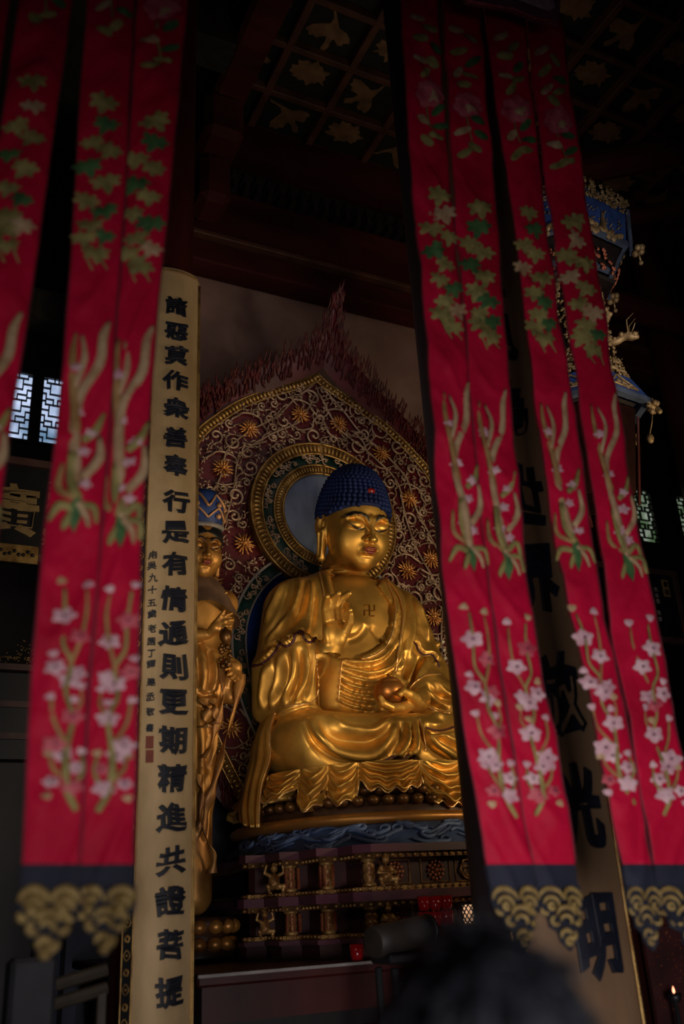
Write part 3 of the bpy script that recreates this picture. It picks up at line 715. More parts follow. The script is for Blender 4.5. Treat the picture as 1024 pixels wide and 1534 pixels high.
for i in range(NA+1):
    a = a0+(a1-a0)*i/NA
    k = max(j for j in range(len(ang)-1) if ang[j] <= a+1e-9) if a < a1 else len(ang)-2
    wd = ang[k+1]-ang[k]; u = (a-ang[k])/wd*2-1
    ztop = 2.47+.02*math.cos(a)
    hemd = .20+.055*math.sin(k*2.3)+.05*(1-u*u)-.07*max(0, abs(u)-.72)*4*.5
    lip = .018*math.sin(a*61)
    for j in range(NT+1):
        t = j/NT; z = ztop-(hemd+lip*t)*t
        c = t*1.0+.34*u*u*(1-.2*t)                       # U-shaped contour
        sw = math.sin(c*(4.6 if wd > .28 else 3.6)*2*PI*.8+k)
        env = (1-abs(u)**4)*min(1, t*5)
        r = 1+.004*math.sin(a*9)+.09*t*t*(.5+.5*(1-u*u))+.030*sw*env+.035*t*(1-abs(u)**3)-.03*(abs(u)**8)
        if t > .93: r -= .02*(t-.93)/.07
        V.append(TL((seat_c[0]+RX*r*math.sin(a), seat_c[1]-RY*r*math.cos(a), z)))
    # hem turned under
    V.append(TL((seat_c[0]+RX*.97*math.sin(a), seat_c[1]-RY*.97*math.cos(a), z+.015)))
V = np.array(V); n1 = NT+2
Q = np.array([(i*n1+j, i*n1+j+1, (i+1)*n1+j+1, (i+1)*n1+j) for i in range(NA) for j in range(n1-1)])
o = arrobj('scalloped_drapery', V+np.array([seat_c[0], seat_c[1], 1.9])-BO, Q, M['goldplain'], root)
hb = MB(); hb.tube(V.reshape(NA+1, n1, 3)[::2, n1-2], .0065, 5); o = hb.build('gilt_hem', M['goldedge'], root, True); o.location = tuple(np.array([seat_c[0], seat_c[1], 1.9])-BO)
def clampy(m_):
    m_.v = [(x, min(y, .76), z) for x, y, z in m_.v]
core = MB()
core.lathe((0, 0, 0), [(.0, .515), (.93, .515), (.98, .49), (.97, .44), (1.0, .38), (1.07, .34), (1.10, .29), (1.12, .24), (1.10, .03), (0, .03)], 72, sx=.92, sy=.88); clampy(core)
core.build('lotus_base', M['darklotus'] if 'darklotus' in M else M['redwood'], throne, True)
pt = MB()
for row, (zz, n, rr) in enumerate(((.335, 64, 1.105), (.40, 64, 1.06))):
    for k in range(n):
        a = 2*PI*(k+.5*row)/n
        pt.sphere((rr*.92*math.sin(a), -rr*.88*math.cos(a), zz), .045, 8, 6, sc=(1, 1, .75)); clampy(pt)
pt.build('lotus_petal_row', M['darkgilt'] if 'darkgilt' in M else M['goldtrim'], throne, True)
rim = MB(); rim.lathe((0, 0, 0), [(1.08, .262), (1.15, .256), (1.19, .236), (1.20, .212), (1.18, .188), (1.10, .178)], 90, sx=.92, sy=.89); clampy(rim)
rim.build('gilded_rim', M['rimgold'], throne, True)
# hanging robe lappet at the left of the knee
lp = empty('lap', (0, 0, 0)); bpy.data.objects.remove(lp)
cols = [([(412,1066),(404,1092),(404,1134),(392,1172),(388,1205),(387,1240)], -.35), ([(403,1070),(392,1100),(388,1140),(380,1175),(376,1210),(378,1240)], -.30), ([(396,1075),(384,1105),(378,1145),(370,1180),(366,1210),(368,1238)], -.22), ([(390,1080),(378,1115),(371,1150),(364,1185),(358,1212),(360,1232)], -.12), ([(388,1085),(380,1120),(378,1150),(372,1185),(366,1212),(364,1230)], .05)]
G = [crom([BL(x, y, yl-.25*(i/5)) for i, (x, y) in enumerate(c)], 6) for c, yl in cols]
G = np.array(G); nu = 28; R2 = []
for j in range(G.shape[1]): R2.append(crom(G[:, j], 7))
R2 = np.array(R2); nj, nu = R2.shape[:2]
for j in range(nj):
    for i in range(nu): R2[j, i] += np.array([-.7, -.7, 0])*.018*math.sin(i*.9)*(j/nj)
mbl = MB(); vs = R2.reshape(-1, 3); back = vs+np.array([.05, .06, 0])
vv = np.vstack([vs, back]); n0 = len(vs)
fs = [(j*nu+i, j*nu+i+1, (j+1)*nu+i+1, (j+1)*nu+i) for j in range(nj-1) for i in range(nu-1)]
fs += [tuple(n0+q for q in f[::-1]) for f in fs]
bd = [i for i in range(nu)]+[j*nu+nu-1 for j in range(1, nj)]+[(nj-1)*nu+i for i in range(nu-2, -1, -1)]+[j*nu for j in range(nj-2, 0, -1)]
fs += [(bd[k], n0+bd[k], n0+bd[(k+1) % len(bd)], bd[(k+1) % len(bd)]) for k in range(len(bd))]
mbl.add(vv, fs); mbl.build('robe_lappet', M['goldplain'], root, True)
hb = MB(); hb.tube(R2[:, 0], .007, 5); hb.build('gilt_hem', M['goldedge'], root, True)
# carved blue wave band on which the throne stands
wave = throne
wb = MB(); wb.lathe((0, 0, .03), [(1.10, .17), (1.16, .13), (1.24, .05), (1.28, 0)], 96, sx=.88, sy=.93); clampy(wb)
wb.build('wave_band', M['wave'], wave, True)
def bandpt(a, t, h=0.0):
    r = 1.15+.13*t+h; return np.array([r*.88*math.sin(a), -r*.93*math.cos(a), .03+.13*(1-t)+h*.8])
rnd = random.Random(5)
for k in range(70):
    a = -1.75+k*3.6/70+rnd.uniform(-.02, .02); t0 = rnd.uniform(.15, .9); dr = rnd.choice((-1, 1)); L = rnd.uniform(.10, .2)
    pts = []; rad = []
    for i in range(22):
        q = i/21
        if q < .55: aa = a+dr*L*(q/.55-1); tt = t0+.22*math.sin(q*5+k)
        else:
            w_ = (q-.55)/.45*PI*1.9; rr = .26*(1-.6*(q-.55)/.45); aa = a+dr*math.sin(w_)*rr*.16; tt = t0+.22*math.sin(.55*5+k)-rr*(1-math.cos(w_))*.8
        pts.append(bandpt(aa, min(.93, max(-.1, tt)), .012)); rad.append(.004+.012*math.sin(PI*min(1, q*1.1))**.7)
    m_ = MB(); m_.tube(pts, rad, 5); m_.build('carved_wave', M['wavelight'] if k % 4 else M['wave'], wave, True)
# ------------------------------------------------------------------ flaming mandorla behind the buddha
MX = 3.53
mand = empty('flame_mandorla', (MX, 7.35, 2.2), 0, 'tall red pointed flame mandorla with gilt scrollwork and flowers behind the big buddha', 'mandorla')
def ML(x, z, y=7.34): return np.array([x-MX, y-7.35, z-2.2])
prof = [(6.64, 0), (6.56, .10), (6.48, .24), (6.36, .48), (6.17, .80), (5.95, 1.06), (5.70, 1.28), (5.3, 1.45), (4.8, 1.53), (4.2, 1.50), (3.6, 1.38), (3.0, 1.16), (2.6, .96), (2.25, .75)]
hw = crom([(w_, z) for z, w_ in prof], 8)
def width(z): return float(np.interp(z, hw[::-1, 1], hw[::-1, 0]))
side = [(MX+a, b) for a, b in hw]; outline = side+[(2*MX-a, b) for a, b in side[::-1][:-1]]
pn = MB(); pn.slab(outline[::-1], lambda u, v, h: ML(u, v, 7.40-h), .05); pn.build('red_panel', M['maroon'], mand)
# fringe: flames leaning forward near the tip
fprof = [(7.30, .0), (7.10, .04), (6.95, .10), (6.80, .22), (6.66, .42), (6.50, .68), (6.34, .95), (6.08, 1.27), (5.7, 1.53), (5.2, 1.72), (4.6, 1.80), (4.0, 1.76), (3.4, 1.58), (2.9, 1.34), (2.5, 1.08), (2.25, .85)]
fw_ = crom([(w_, z) for z, w_ in fprof], 6)
def flean(z): return 7.36-.66*max(0, (z-6.1)/1.2)**1.4
fb = MB()
n = len(fw_); inner = [(max(0, width(z)-.03) if z < 6.62 else 0, z if z < 6.62 else 6.62) for a, z in fw_]
for s in (-1, 1):
    vs = []
    for (a, z), (c, zi) in zip(fw_, inner):
        for q in range(5):
            t = q/4; x = a+(c-a)*t; zz = z+(zi-z)*t; vs.append(ML(MX+s*x, zz, flean(zz)-.02*math.sin(t*PI)))
    fb.add(vs, [((i*5+q), (i*5+q+1), (i+1)*5+q+1, (i+1)*5+q) for i in range(n-1) for q in range(4)])
fb.build('fringe_panel', M['maroon'], mand, True)
fl_ = MB(); rnd = random.Random(2)
for k in range(4200):
    z = rnd.uniform(2.3, 7.22); s = rnd.choice((-1, 1))
    wo = float(np.interp(z, fw_[::-1, 1], fw_[::-1, 0])); wi = width(z) if z < 6.6 else 0
    if rnd.random() > (wo-wi+.15)/.75: continue
    x = rnd.uniform(wi+.0, wo+.03); L = rnd.uniform(.06, .15); y0 = flean(z)-.035
    if z < 6.62 and x < wi+.02: continue
    tilt = s*(.15+.25*(x/1.7)); pts = []
    for i in range(6):
        q = i/5; zz = z+L*q; pts.append(ML(MX+s*x+tilt*L*q*.4+.012*math.sin(q*6+k)*(1-q), zz, min(y0, flean(zz)-.03)-.015*math.sin(q*PI)))
    fl_.tube(pts, [.003, .008, .009, .008, .005, .001], 4, mi=(1 if rnd.random() < .22 else 0))
o = fl_.build('carved_flames', [M['fringe'], M['fringelight']], mand, True); o['kind'] = 'stuff'
# gilt rims
def band(path, w0, w1, y, name, m, ribs=0, closed=False, ribm=None, rr=.5, parent=None):
    P = np.array(path); T = np.gradient(P, axis=0); T /= np.linalg.norm(T, axis=1)[:, None]+1e-9; Nn = np.stack([T[:, 1], -T[:, 0]], 1)
    mb = MB()
    for e in (w0, w1): mb.tube([ML(p[0]+q[0]*e, p[1]+q[1]*e, y-.012) for p, q in zip(P, Nn)], .011, 5)
    vs = []; 
    for p, q in zip(P, Nn):
        for e in (w0, w1): vs.append(ML(p[0]+q[0]*e, p[1]+q[1]*e, y))
    mb.add(vs, [(2*i, 2*i+1, 2*i+3, 2*i+2) for i in range(len(P)-1)])
    if ribs:
        L = np.concatenate([[0], np.cumsum(np.linalg.norm(np.diff(P, axis=0), axis=1))])
        k = int(L[-1]/ribs)
        for i in range(k):
            s_ = (i+.5)*ribs; px_ = np.interp(s_, L, P[:, 0]); pz = np.interp(s_, L, P[:, 1]); qx = np.interp(s_, L, Nn[:, 0]); qz = np.interp(s_, L, Nn[:, 1])
            pts = [ML(px_+qx*(w0+(w1-w0)*t), pz+qz*(w0+(w1-w0)*t), y-.012-.012*math.sin(PI*t)) for t in (.12, .35, .65, .88)]
            mb.tube(pts, [ribs*.2, ribs*rr*.85, ribs*rr*.85, ribs*.2], 5)
    return mb.build(name, m, parent or mand, True)
for s in (-1, 1):
    path = [(MX+s*a, b) for a, b in hw]
    if s > 0: band(path, -.01, .075, 7.33, 'gilt_rim', M['goldtrim'], .045)
    else: band(path, .01, -.075, 7.33, 'gilt_rim', M['goldtrim'], .045)
# halo and body ring
HCX, HCZ = 3.52, 5.03
halo = empty('halo', (0, 0, 0)); halo.parent = mand; 
def ringpath(cx, cz, r, n=120, zs=1.0): return [(cx+r*math.sin(2*PI*i/n), cz+r*math.cos(2*PI*i/n)*(zs if math.cos(2*PI*i/n) < 0 else 1)) for i in range(n+1)]
def disc(cx, cz, r0, r1, y0, y1, zs=1.0, n=96):
    a, b_ = ringpath(cx, cz, r0, n, zs), ringpath(cx, cz, r1, n, zs); m_ = MB()
    vs = [ML(*p, y0) for p in a]+[ML(*p, y0) for p in b_]+[ML(*p, y1) for p in b_]; k = n+1
    m_.add(vs, [(i, i+1, k+i+1, k+i) for i in range(n)]+[(k+i, k+i+1, 2*k+i+1, 2*k+i) for i in range(n)]); return m_
BCX, BCZ, BZS = 3.52, 3.76, 1.38
disc(BCX, BCZ, .001, .80, 7.325, 7.34, BZS).build('blue_body_disc', M['deepblue'], mand, True)
disc(BCX, BCZ, .80, .92, 7.315, 7.37, BZS).build('green_band', M['greenband'], mand, True)
e = MB(); e.tube([ML(*p, 7.305) for p in ringpath(BCX, BCZ, .925, 120, BZS)], .014, 6); e.build('pale_edge', M['paleedge'], mand, True)
e = MB(); e.tube([ML(*p, 7.305) for p in ringpath(BCX, BCZ, .80, 120, BZS)], .010, 6); e.build('pale_edge', M['paleedge'], mand, True)
disc(HCX, HCZ, .001, .44, 7.27, 7.28).build('blue_halo_disc', M['bluedisc'], mand, True)
disc(HCX, HCZ, .52, .67, 7.275, 7.36).build('green_band', M['greenband'], mand, True)
band(ringpath(HCX, HCZ, .70), -.055, .055, 7.26, 'beaded_halo_ring', M['goldtrim'], .042, rr=.42)
band(ringpath(HCX, HCZ, .48), -.045, .045, 7.265, 'inner_halo_ring', M['goldtrim'], .030, rr=.42)
disc(HCX, HCZ, .64, .762, 7.262, 7.36).build('ring_backing', M['darkgilt'], mand, True)
# scroll relief
def curl(mb, x, z, r, a, d, turns=1.25, stem=.0, y=7.335, th=.012, mi=0):
    """spiral that ends in a bud; starts outside and winds in"""
    pts = []; rad = []; n = 20
    for i in range(n):
        q = i/(n-1); R_ = r*(1-.78*q); an = a+d*q*turns*2*PI
        pts.append(ML(x+R_*math.cos(an), z+R_*math.sin(an), y-.012-.02*q)); rad.append(th*(.65+.6*math.sin(PI*q))*(1-.2*q))
    mb.tube(pts, rad, 5, mi=mi); p = pts[-1]; mb.sphere(p, th*1.5, 6, 5, mi)
    return pts
def leaf(mb, x, z, a, L, y=7.33, w_=.28, mi=0):
    pts = [ML(x+L*q*math.cos(a+.7*q), z+L*q*math.sin(a+.7*q), y-.012-.015*math.sin(PI*q)) for q in (0, .25, .5, .75, 1)]
    mb.tube(pts, [.003, L*w_*.35, L*w_*.42, L*w_*.3, .002], 5, mi=mi)
sc = MB(); rnd = random.Random(21)
def free(x, z, m_=.06):
    if abs(x-MX) > width(z)-.10 or z > 6.5: return False
    if math.hypot(x-HCX, z-HCZ) < .77+m_: return False
    dz = z-BCZ; dz = dz/BZS if dz < 0 else dz
    if math.hypot(x-BCX, dz) < .935+m_: return False
    return True
fpx = [(448,622),(507,636),(570,680),(372,643),(333,702),(612,748),(365,815),(318,872),(645,838),(609,855),(648,925),(345,700+390)]
flowers = [tuple(onY(x, y, 7.33)[[0, 2]]) for x, y in fpx]
def flower(x, z, r=.108):
    m_ = MB()
    for ring, (nn, rr, h_) in enumerate(((15, 1.0, .015), (11, .72, .035), (7, .42, .05))):
        for k in range(nn):
            a = 2*PI*k/nn+ring*.3+rnd.uniform(-.1, .1); L = r*rr*rnd.uniform(.85, 1.1)
            pts = [ML(x+L*q*math.cos(a), z+L*q*math.sin(a), 7.33-h_*(.6+.5*q)) for q in (.15, .5, .8, 1)]
            m_.tube(pts, [.004, .009, .009, .003], 4)
    m_.sphere(ML(x, z, 7.29), r*.22, 8, 6); m_.build('gilt_flower', M['flower'], mand, True)
taken = [(x, z, .17) for x, z in flowers]
for x, z in flowers:
    flower(x, z)
    d = 1 if x < MX else -1; a = rnd.uniform(0, 6.28)
    n = 34; pts = [ML(x+(.17+.02*math.sin(i))*math.cos(a+d*i/n*4.9), z+.17*math.sin(a+d*i/n*4.9), 7.318) for i in range(n)]
    if free(x, z, .12): sc.tube(pts, [.006+.007*i/n for i in range(n)], 5)
    for k in range(9):
        q = a+d*k*.6; 
        if free(x+.2*math.cos(q), z+.2*math.sin(q), .01): leaf(sc, x+.175*math.cos(q), z+.175*math.sin(q), q+.6*d, .075)
# winding main vines
for s in (-1, 1):
    for path in ([(.04, 6.5), (.22, 6.28), (.5, 6.05), (.72, 5.85), (.92, 5.6), (1.08, 5.3), (1.2, 4.95), (1.3, 4.6), (1.28, 4.2), (1.18, 3.8), (1.12, 3.4), (1.05, 3.0)],
                 [(.02, 6.4), (.14, 6.08), (.34, 5.98), (.55, 5.82), (.8, 5.55), (.95, 5.2), (1.0, 4.85), (1.12, 4.55), (1.35, 4.25)]):
        P = crom([(MX+s*a+.05*s*math.sin(i*2.1), b) for i, (a, b) in enumerate(path)], 8)
        P = [p for p in P if free(p[0], p[1], .01) or p[1] > 6.3]
        sc.tube([ML(p[0], p[1], 7.32) for p in P], .0115, 5)
        for i in range(3, len(P)-2, 4):
            p = P[i]; tg = P[i+1]-P[i-1]; an = math.atan2(tg[1], tg[0]); sd = rnd.choice((-1, 1))
            leaf(sc, p[0], p[1], an+sd*1.0, rnd.uniform(.06, .10))
tries = 0
while tries < 15000:
    tries += 1
    z = rnd.uniform(2.5, 6.45); x = MX+rnd.uniform(-1.5, 1.5); r = rnd.choice((.11, .09, .07, .05, .035))
    if not free(x, z, r*.5) or abs(x-MX) > width(z)-r*.6-.08: continue
    if any((x-a)**2+(z-b)**2 < (r+c)**2*.74 for a, b, c in taken): continue
    taken.append((x, z, r)); d = rnd.choice((-1, 1)); a = rnd.uniform(0, 6.28)
    if r > .04:
        P = curl(sc, x, z, r, a, d, rnd.uniform(1.0, 1.4), th=.0085+.035*r)
        for k in range(int(3+r*40)):
            q = a+d*k*1.15; leaf(sc, x+r*math.cos(q)*1.0, z+r*math.sin(q)*1.0, q+d*.5, r*.62)
        # tail joining neighbours
        t0 = np.array([x+r*math.cos(a), z+r*math.sin(a)]); dirn = np.array([math.sin(a), -math.cos(a)])*d
        pts = [t0+dirn*r*q*1.5+np.array([math.cos(a), math.sin(a)])*r*q*q*.7 for q in (0, .33, .66, 1)]
        sc.tube([ML(p[0], p[1], 7.322) for p in pts], [.010, .009, .007, .003], 5)
    else:
        for k in range(3): leaf(sc, x, z, a+k*2.1, r*1.25, w_=.5)
o = sc.build('gilt_scrollwork', M['relief'], mand, True); o['kind'] = 'stuff'
# scroll ornaments on the green bands
def cluster(cx, cz, R0, a0, a1, y, zs=1.0, mt='relief'):
    m_ = MB(); n = int(abs(a1-a0)*R0/.045)
    for k in range(n+1):
        a = a0+(a1-a0)*k/max(1, n); rr = R0+.018*(-1)**k
        x = cx+rr*math.sin(a); z = cz+rr*math.cos(a)*(zs if math.cos(a) < 0 else 1)
        curl(m_, x, z, .034, a*3+k, (-1)**k, 1.1, y=y, th=.007); leaf(m_, x, z, a+k*1.3, .05, y=y, w_=.4); leaf(m_, x, z, a+k*2.3+2, .045, y=y, w_=.4)
    m_.build('band_scroll_ornament', M[mt], mand, True)
for a in (-2.55, -1.95, -1.35, -.75, -.15, .45, 1.05, 1.65, 2.25, 2.85): cluster(HCX, HCZ, .595, a-.19, a+.19, 7.272)
for a in (-2.9, -2.5, -2.15, -1.8, -1.4, -.95, .95, 1.4, 1.8, 2.15, 2.5): cluster(BCX, BCZ, .86, a-.14, a+.14, 7.312, BZS)
pr = MB()
for k in range(26):
    a = 1.45+k*.055; pr.sphere(ML(BCX+1.20*math.sin(a), BCZ-.05+1.20*math.cos(a)*1.2, 7.28), .020, 8, 6)
pr.build('pearl_beads', M['pearl'], mand, True)
bs_ = MB(); bs_.box((-.75, -.09, -.868), (.75, .12, .12)); bs_.build('mandorla_plinth', M['darkwood'], mand)
# ------------------------------------------------------------------ stepped pedestal and altar counter
M['lid'] = mat('maroon_purple_slab', (.085, .018, .035), rough=.5, var=.35, scale=4)
M['recess'] = mat('deep_red_recess', (.040, .006, .006), rough=.6, var=.4)
M['ornament'] = mat('worn_gilt_ornament', (.44, .25, .08), rough=.45, metal=.5, rgb2=(.18, .07, .02), scale=14)
M['redorn'] = mat('red_gold_ornament', (.32, .10, .04), rough=.45, metal=.4, rgb2=(.15, .02, .01), scale=12)
PX = 3.45
halfp = [(2.62, 5.02), (2.54, 5.10), (2.54, 5.30), (2.40, 5.30), (2.40, 5.56), (2.27, 5.56), (2.27, 5.80), (2.14, 5.80), (2.12, 5.86), (2.26, 5.98), (2.26, 7.22)]
def plan(off): 
    L = [(x+off, y+off) for x, y in halfp[:-1]]+[(halfp[-1][0]+off, halfp[-1][1])]
    return L[::-1]+[(2*PX-x, y) for x, y in L]
ped = empty('stepped_pedestal', (PX, 6.4, 1.33), 0, 'red stepped pedestal with gilded columns and carved panels under the golden lotus throne', 'pedestal')
def PL(p): return (p[0]-PX, p[1]-6.4, p[2]-1.33)
def tier(off, z0, z1, m, name):
    mb = MB(); mb.prism([(x-PX, y-6.4) for x, y in plan(off)][::-1] if False else [(x-PX, y-6.4) for x, y in plan(off)], z0-1.33, z1-1.33); return mb.build(name, m, ped)
tier(0, 1.885, 1.93, M['lid'], 'top_slab'); tier(.03, 1.855, 1.885, M['darkgilt'], 'moulding')
tier(.10, 1.70, 1.855, M['recess'], 'upper_recess'); tier(.02, 1.675, 1.70, M['ornament'], 'gilt_cornice'); tier(-.02, 1.625, 1.675, M['lid'], 'middle_slab'); tier(.02, 1.595, 1.625, M['darkgilt'], 'moulding')
tier(.10, 1.46, 1.595, M['recess'], 'lower_recess'); tier(.02, 1.435, 1.46, M['ornament'], 'gilt_cornice'); tier(-.02, 1.41, 1.435, M['lid'], 'lower_slab'); tier(.0, 1.33, 1.41, M['recess'], 'foot')
def egg(z, off, name):      # small scallop drops under each slab
    mb = MB(); P = plan(off)
    for a, b in zip(P[:-1], P[1:]):
        L = math.hypot(b[0]-a[0], b[1]-a[1]); n = max(1, int(L/.05))
        if (a[1]+b[1])/2 > 6.6: continue
        for k in range(n):
            t = (k+.5)/n; mb.sphere(PL((a[0]+(b[0]-a[0])*t, a[1]+(b[1]-a[1])*t, z)), .014, 6, 4, sc=(1, 1, .8))
    mb.build(name, M['ornament'], ped, True)
egg(1.868, .028, 'gilt_bead_moulding'); egg(1.69, .018, 'gilt_bead_moulding'); egg(1.608, .018, 'gilt_bead_moulding'); egg(1.45, .018, 'gilt_bead_moulding')
for z0, z1 in ((1.70, 1.855), (1.46, 1.595)):
    H = z1-z0
    for x, y in ((2.66, 5.14), (2.50, 5.38), (2.37, 5.64)):
        for xx in (x, 2*PX-x):
            c = MB(); c.lathe((0, 0, 0), [(0, 0), (.042, 0), (.042, .018), (.028, .026), (.036, .045), (.038, H*.42), (.028, H*.5), (.038, H*.58), (.036, H*.78), (.028, H*.86), (.044, H*.92), (.044, H), (0, H)], 14)
            o = c.build('gilded_baluster', M['ornament'], ped, True); o.location = PL((xx, y, z0))
    for x0, x1, y in ((2.72, 2.92, 5.115), (3.0, 3.2, 5.115), (3.24, 3.66, 5.115), (3.72, 3.92, 5.115), (2.64, 2.64, 5.2)):
        if x0 == x1: continue
        m_ = MB(); cx = (x0+x1)/2; cz = (z0+z1)/2
        for a, b_ in (((x0, z0+.012), (x1, z0+.012)), ((x0, z1-.012), (x1, z1-.012)), ((x0, z0+.012), (x0, z1-.012)), ((x1, z0+.012), (x1, z1-.012))):
            m_.tube([PL((a[0], y, a[1])), PL((b_[0], y, b_[1]))], .004, 4)
        m_.build('panel_frame', M['ornament'], ped)
        if x1-x0 > .3:
            m_ = MB(); rnd = random.Random(int(z0*100))
            m_.tube([PL((cx-.12+.055*math.cos(a), y-.008, cz+.055*math.sin(a))) for a in np.linspace(.6, 5.6, 22)], .006, 5)
            for k in range(26):
                xx = cx-.16+k*.0135; zz = cz+.035*math.sin(k*1.9); m_.tube([PL((xx+.02*math.cos(q), y-.008-.01*q/6, zz+.02*math.sin(q))) for q in np.linspace(k, k+4.2, 8)], .0045, 4)
            m_.build('carved_scene', M['ornament'], ped, True)
        else:
            m_ = MB()
            for rr, nn in ((.05, 12), (.028, 7)):
                for k in range(nn):
                    a = 2*PI*k/nn; m_.sphere(PL((cx+rr*math.cos(a), y-.006, cz+rr*math.sin(a))), .011, 6, 4, sc=(1, .5, 1))
            m_.sphere(PL((cx, y-.01, cz)), .015, 8, 6); m_.build('rosette', M['redorn'], ped, True)
    # carved panels on the stepped left returns
    for x0, y0 in ((2.46, 5.345), (2.345, 5.60)):
        m_ = MB()
        for k in range(3): m_.box(PL((x0-.02+k*.024, y0-.0, z0+.02)), PL((x0-.012+k*.024, y0+.02, z1-.02)))
        for k in range(8): m_.sphere(PL((x0+.07, y0+.01, z0+.025+k*(H-.05)/7)), .012, 6, 4)
        m_.build('carved_upright', M['redorn'], ped)
# small carved guardians that hold up the slabs
def guardian_mesh(arms):
    g = Grid((-.12, -.10, -.02), (.12, .10, .20), .0055)
    D = ell(g, (0, 0, .075), (.036, .030, .042)); D = smin(D, ell(g, (0, -.012, .055), (.030, .03, .028)), .02)
    D = smin(D, ell(g, (0, -.006, .145), (.023, .023, .026)), .006); D = smin(D, ell(g, (0, 0, .172), (.010, .010, .012)), .006)
    D = smin(D, ell(g, (0, -.028, .143), (.006, .006, .006)), .004)
    for s in (-1, 1):
        D = smin(D, cap(g, (s*.018, -.01, .035), (s*.055, -.035, .038), .019, .015), .008); D = smin(D, cap(g, (s*.055, -.035, .038), (s*.045, -.03, .0), .014, .010), .006)
        D = smin(D, ell(g, (s*.045, -.042, .0), (.012, .02, .008)), .004)
        if arms: D = smin(D, cap(g, (s*.032, 0, .105), (s*.068, -.01, .12), .013, .010), .008); D = smin(D, cap(g, (s*.068, -.01, .12), (s*.055, -.01, .165), .010, .008), .005)
        else: D = smin(D, cap(g, (s*.032, 0, .105), (s*.058, -.015, .075), .013, .010), .008); D = smin(D, cap(g, (s*.058, -.015, .075), (s*.02, -.04, .07), .010, .008), .005)
    return nets(D, g.lo, g.h)
gm = [guardian_mesh(True), guardian_mesh(False)]
gmo = []
for (px_, py_, Yy, z0, kd, lab) in [(413, 1322, 5.62, 1.70, 0, 'small gilded guardian figure carved at the upper left corner of the pedestal'), (581, 1303, 5.0, 1.70, 1, 'small seated gilded guardian figure at centre of the upper pedestal frieze'),
                              (399, 1382, 5.62, 1.46, 0, 'small gilded guardian carved at the lower left corner of the pedestal'), (584, 1362, 5.0, 1.46, 1, 'small crouching guardian on the lower pedestal frieze above the dark roll')]:
    p = onY(px_, py_, Yy); V, Q = gm[kd]
    o = arrobj('guardian_figure', V*(.95 if z0 > 1.6 else .80), Q, M['ornament'], ped, True); o.location = PL((p[0], Yy+.03, z0+.002)); o['label'] = lab
# altar counter
ctr = empty('altar_counter', (3.3, 6.2, 0), 0, 'long dark red altar counter carrying the stepped pedestal', 'altar')
t = MB(); t.box((-1.75, -1.30, 1.27), (3.2, 1.9, 1.33), bev=.012); t.build('counter_top', M['redwood'], ctr)
t = MB(); t.box((-1.75, -1.315, 1.315), (3.2, -1.30, 1.329)); t.build('pale_front_edge', M['paleedge'], ctr)
t = MB(); t.box((-1.70, -1.22, 1.10), (3.1, 1.8, 1.27)); t.build('apron', M['redwood'], ctr)
t = MB(); t.box((-1.66, -1.16, 0), (3.05, 1.75, 1.10)); t.build('cabinet_body', M['darkwood'], ctr)
for k in range(6):
    t = MB(); t.box((-1.6+k*.78, -1.19, .12), (-.9+k*.78, -1.16, 1.02), bev=.01); t.build('door_panel', M['redwood'], ctr)
# candle cups
M['redglass'] = mat('red_glass', (.30, .006, .008), rough=.12, var=.1, emit=(.6, .01, .01), estr=.015)
def cup(x, y, z, s, lab):
    c = empty('candle_cup', (x, y, z), 0, lab, 'candle', 'red glass candle cups on the altar')
    m_ = MB(); m_.lathe((0, 0, 0), [(0, 0), (.026*s, 0), (.032*s, .02*s), (.036*s, .075*s), (.033*s, .075*s), (.028*s, .02*s), (0, .012*s)], 16); m_.build('glass', M['redglass'], c, True)
    m_ = MB(); m_.lathe((0, 0, 0), [(0, .014*s), (.026*s, .014*s), (.028*s, .045*s), (0, .045*s)], 12); m_.build('wax', M['wax'], c, True)
M['wax'] = mat('red_wax', (.4, .02, .02), rough=.4)
cup(2.47, 4.97, 1.333, 1.05, 'single small red glass candle cup on the counter left of the dark roll')
p = onY(668, 1384, 4.93)
tr = MB(); tr.box((2.72, 4.902, 1.333), (3.30, 4.972, 1.475), bev=.006); o = tr.build('offering_stand', M['redwood']); tag(o, 'low dark red offering stand beneath the cluster of red candle cups', 'stand')
for i in range(3):
    for j in range(2): cup(2.90+i*.075, 4.945, 1.476+(.082 if j else 0), 1.0, ['red glass candle cup at the left of the altar candle cluster', 'red glass candle cup in the middle of the altar candle cluster', 'red glass candle cup at the right of the altar candle cluster'][i]+(', stacked on top' if j else ', bottom row'))
M['lit'] = mat('lit_lantern_glass', (.9, .7, .5), rough=.3, emit=(1, .55, .3), estr=.9, scale=60)
ln_ = empty('lattice_candle_lantern', (3.20, 4.945, 1.476), 0, 'small glowing white lattice candle holder right of the red candle cups', 'lantern')
m_ = MB(); m_.lathe((0, 0, 0), [(0, .004), (.034, .004), (.040, .05), (.034, .10), (0, .10)], 14); m_.build('glowing_core', M['lit'], ln_, True)
m_ = MB()
for k in range(10):
    for d in (-1, 1):
        m_.tube([(.043*math.cos(2*PI*k/10+d*t*1.6), .043*math.sin(2*PI*k/10+d*t*1.6), .003+t*.10) for t in np.linspace(0, 1, 7)], .0042, 4)
m_.build('lattice_cage', M['darkwood'], ln_, True)
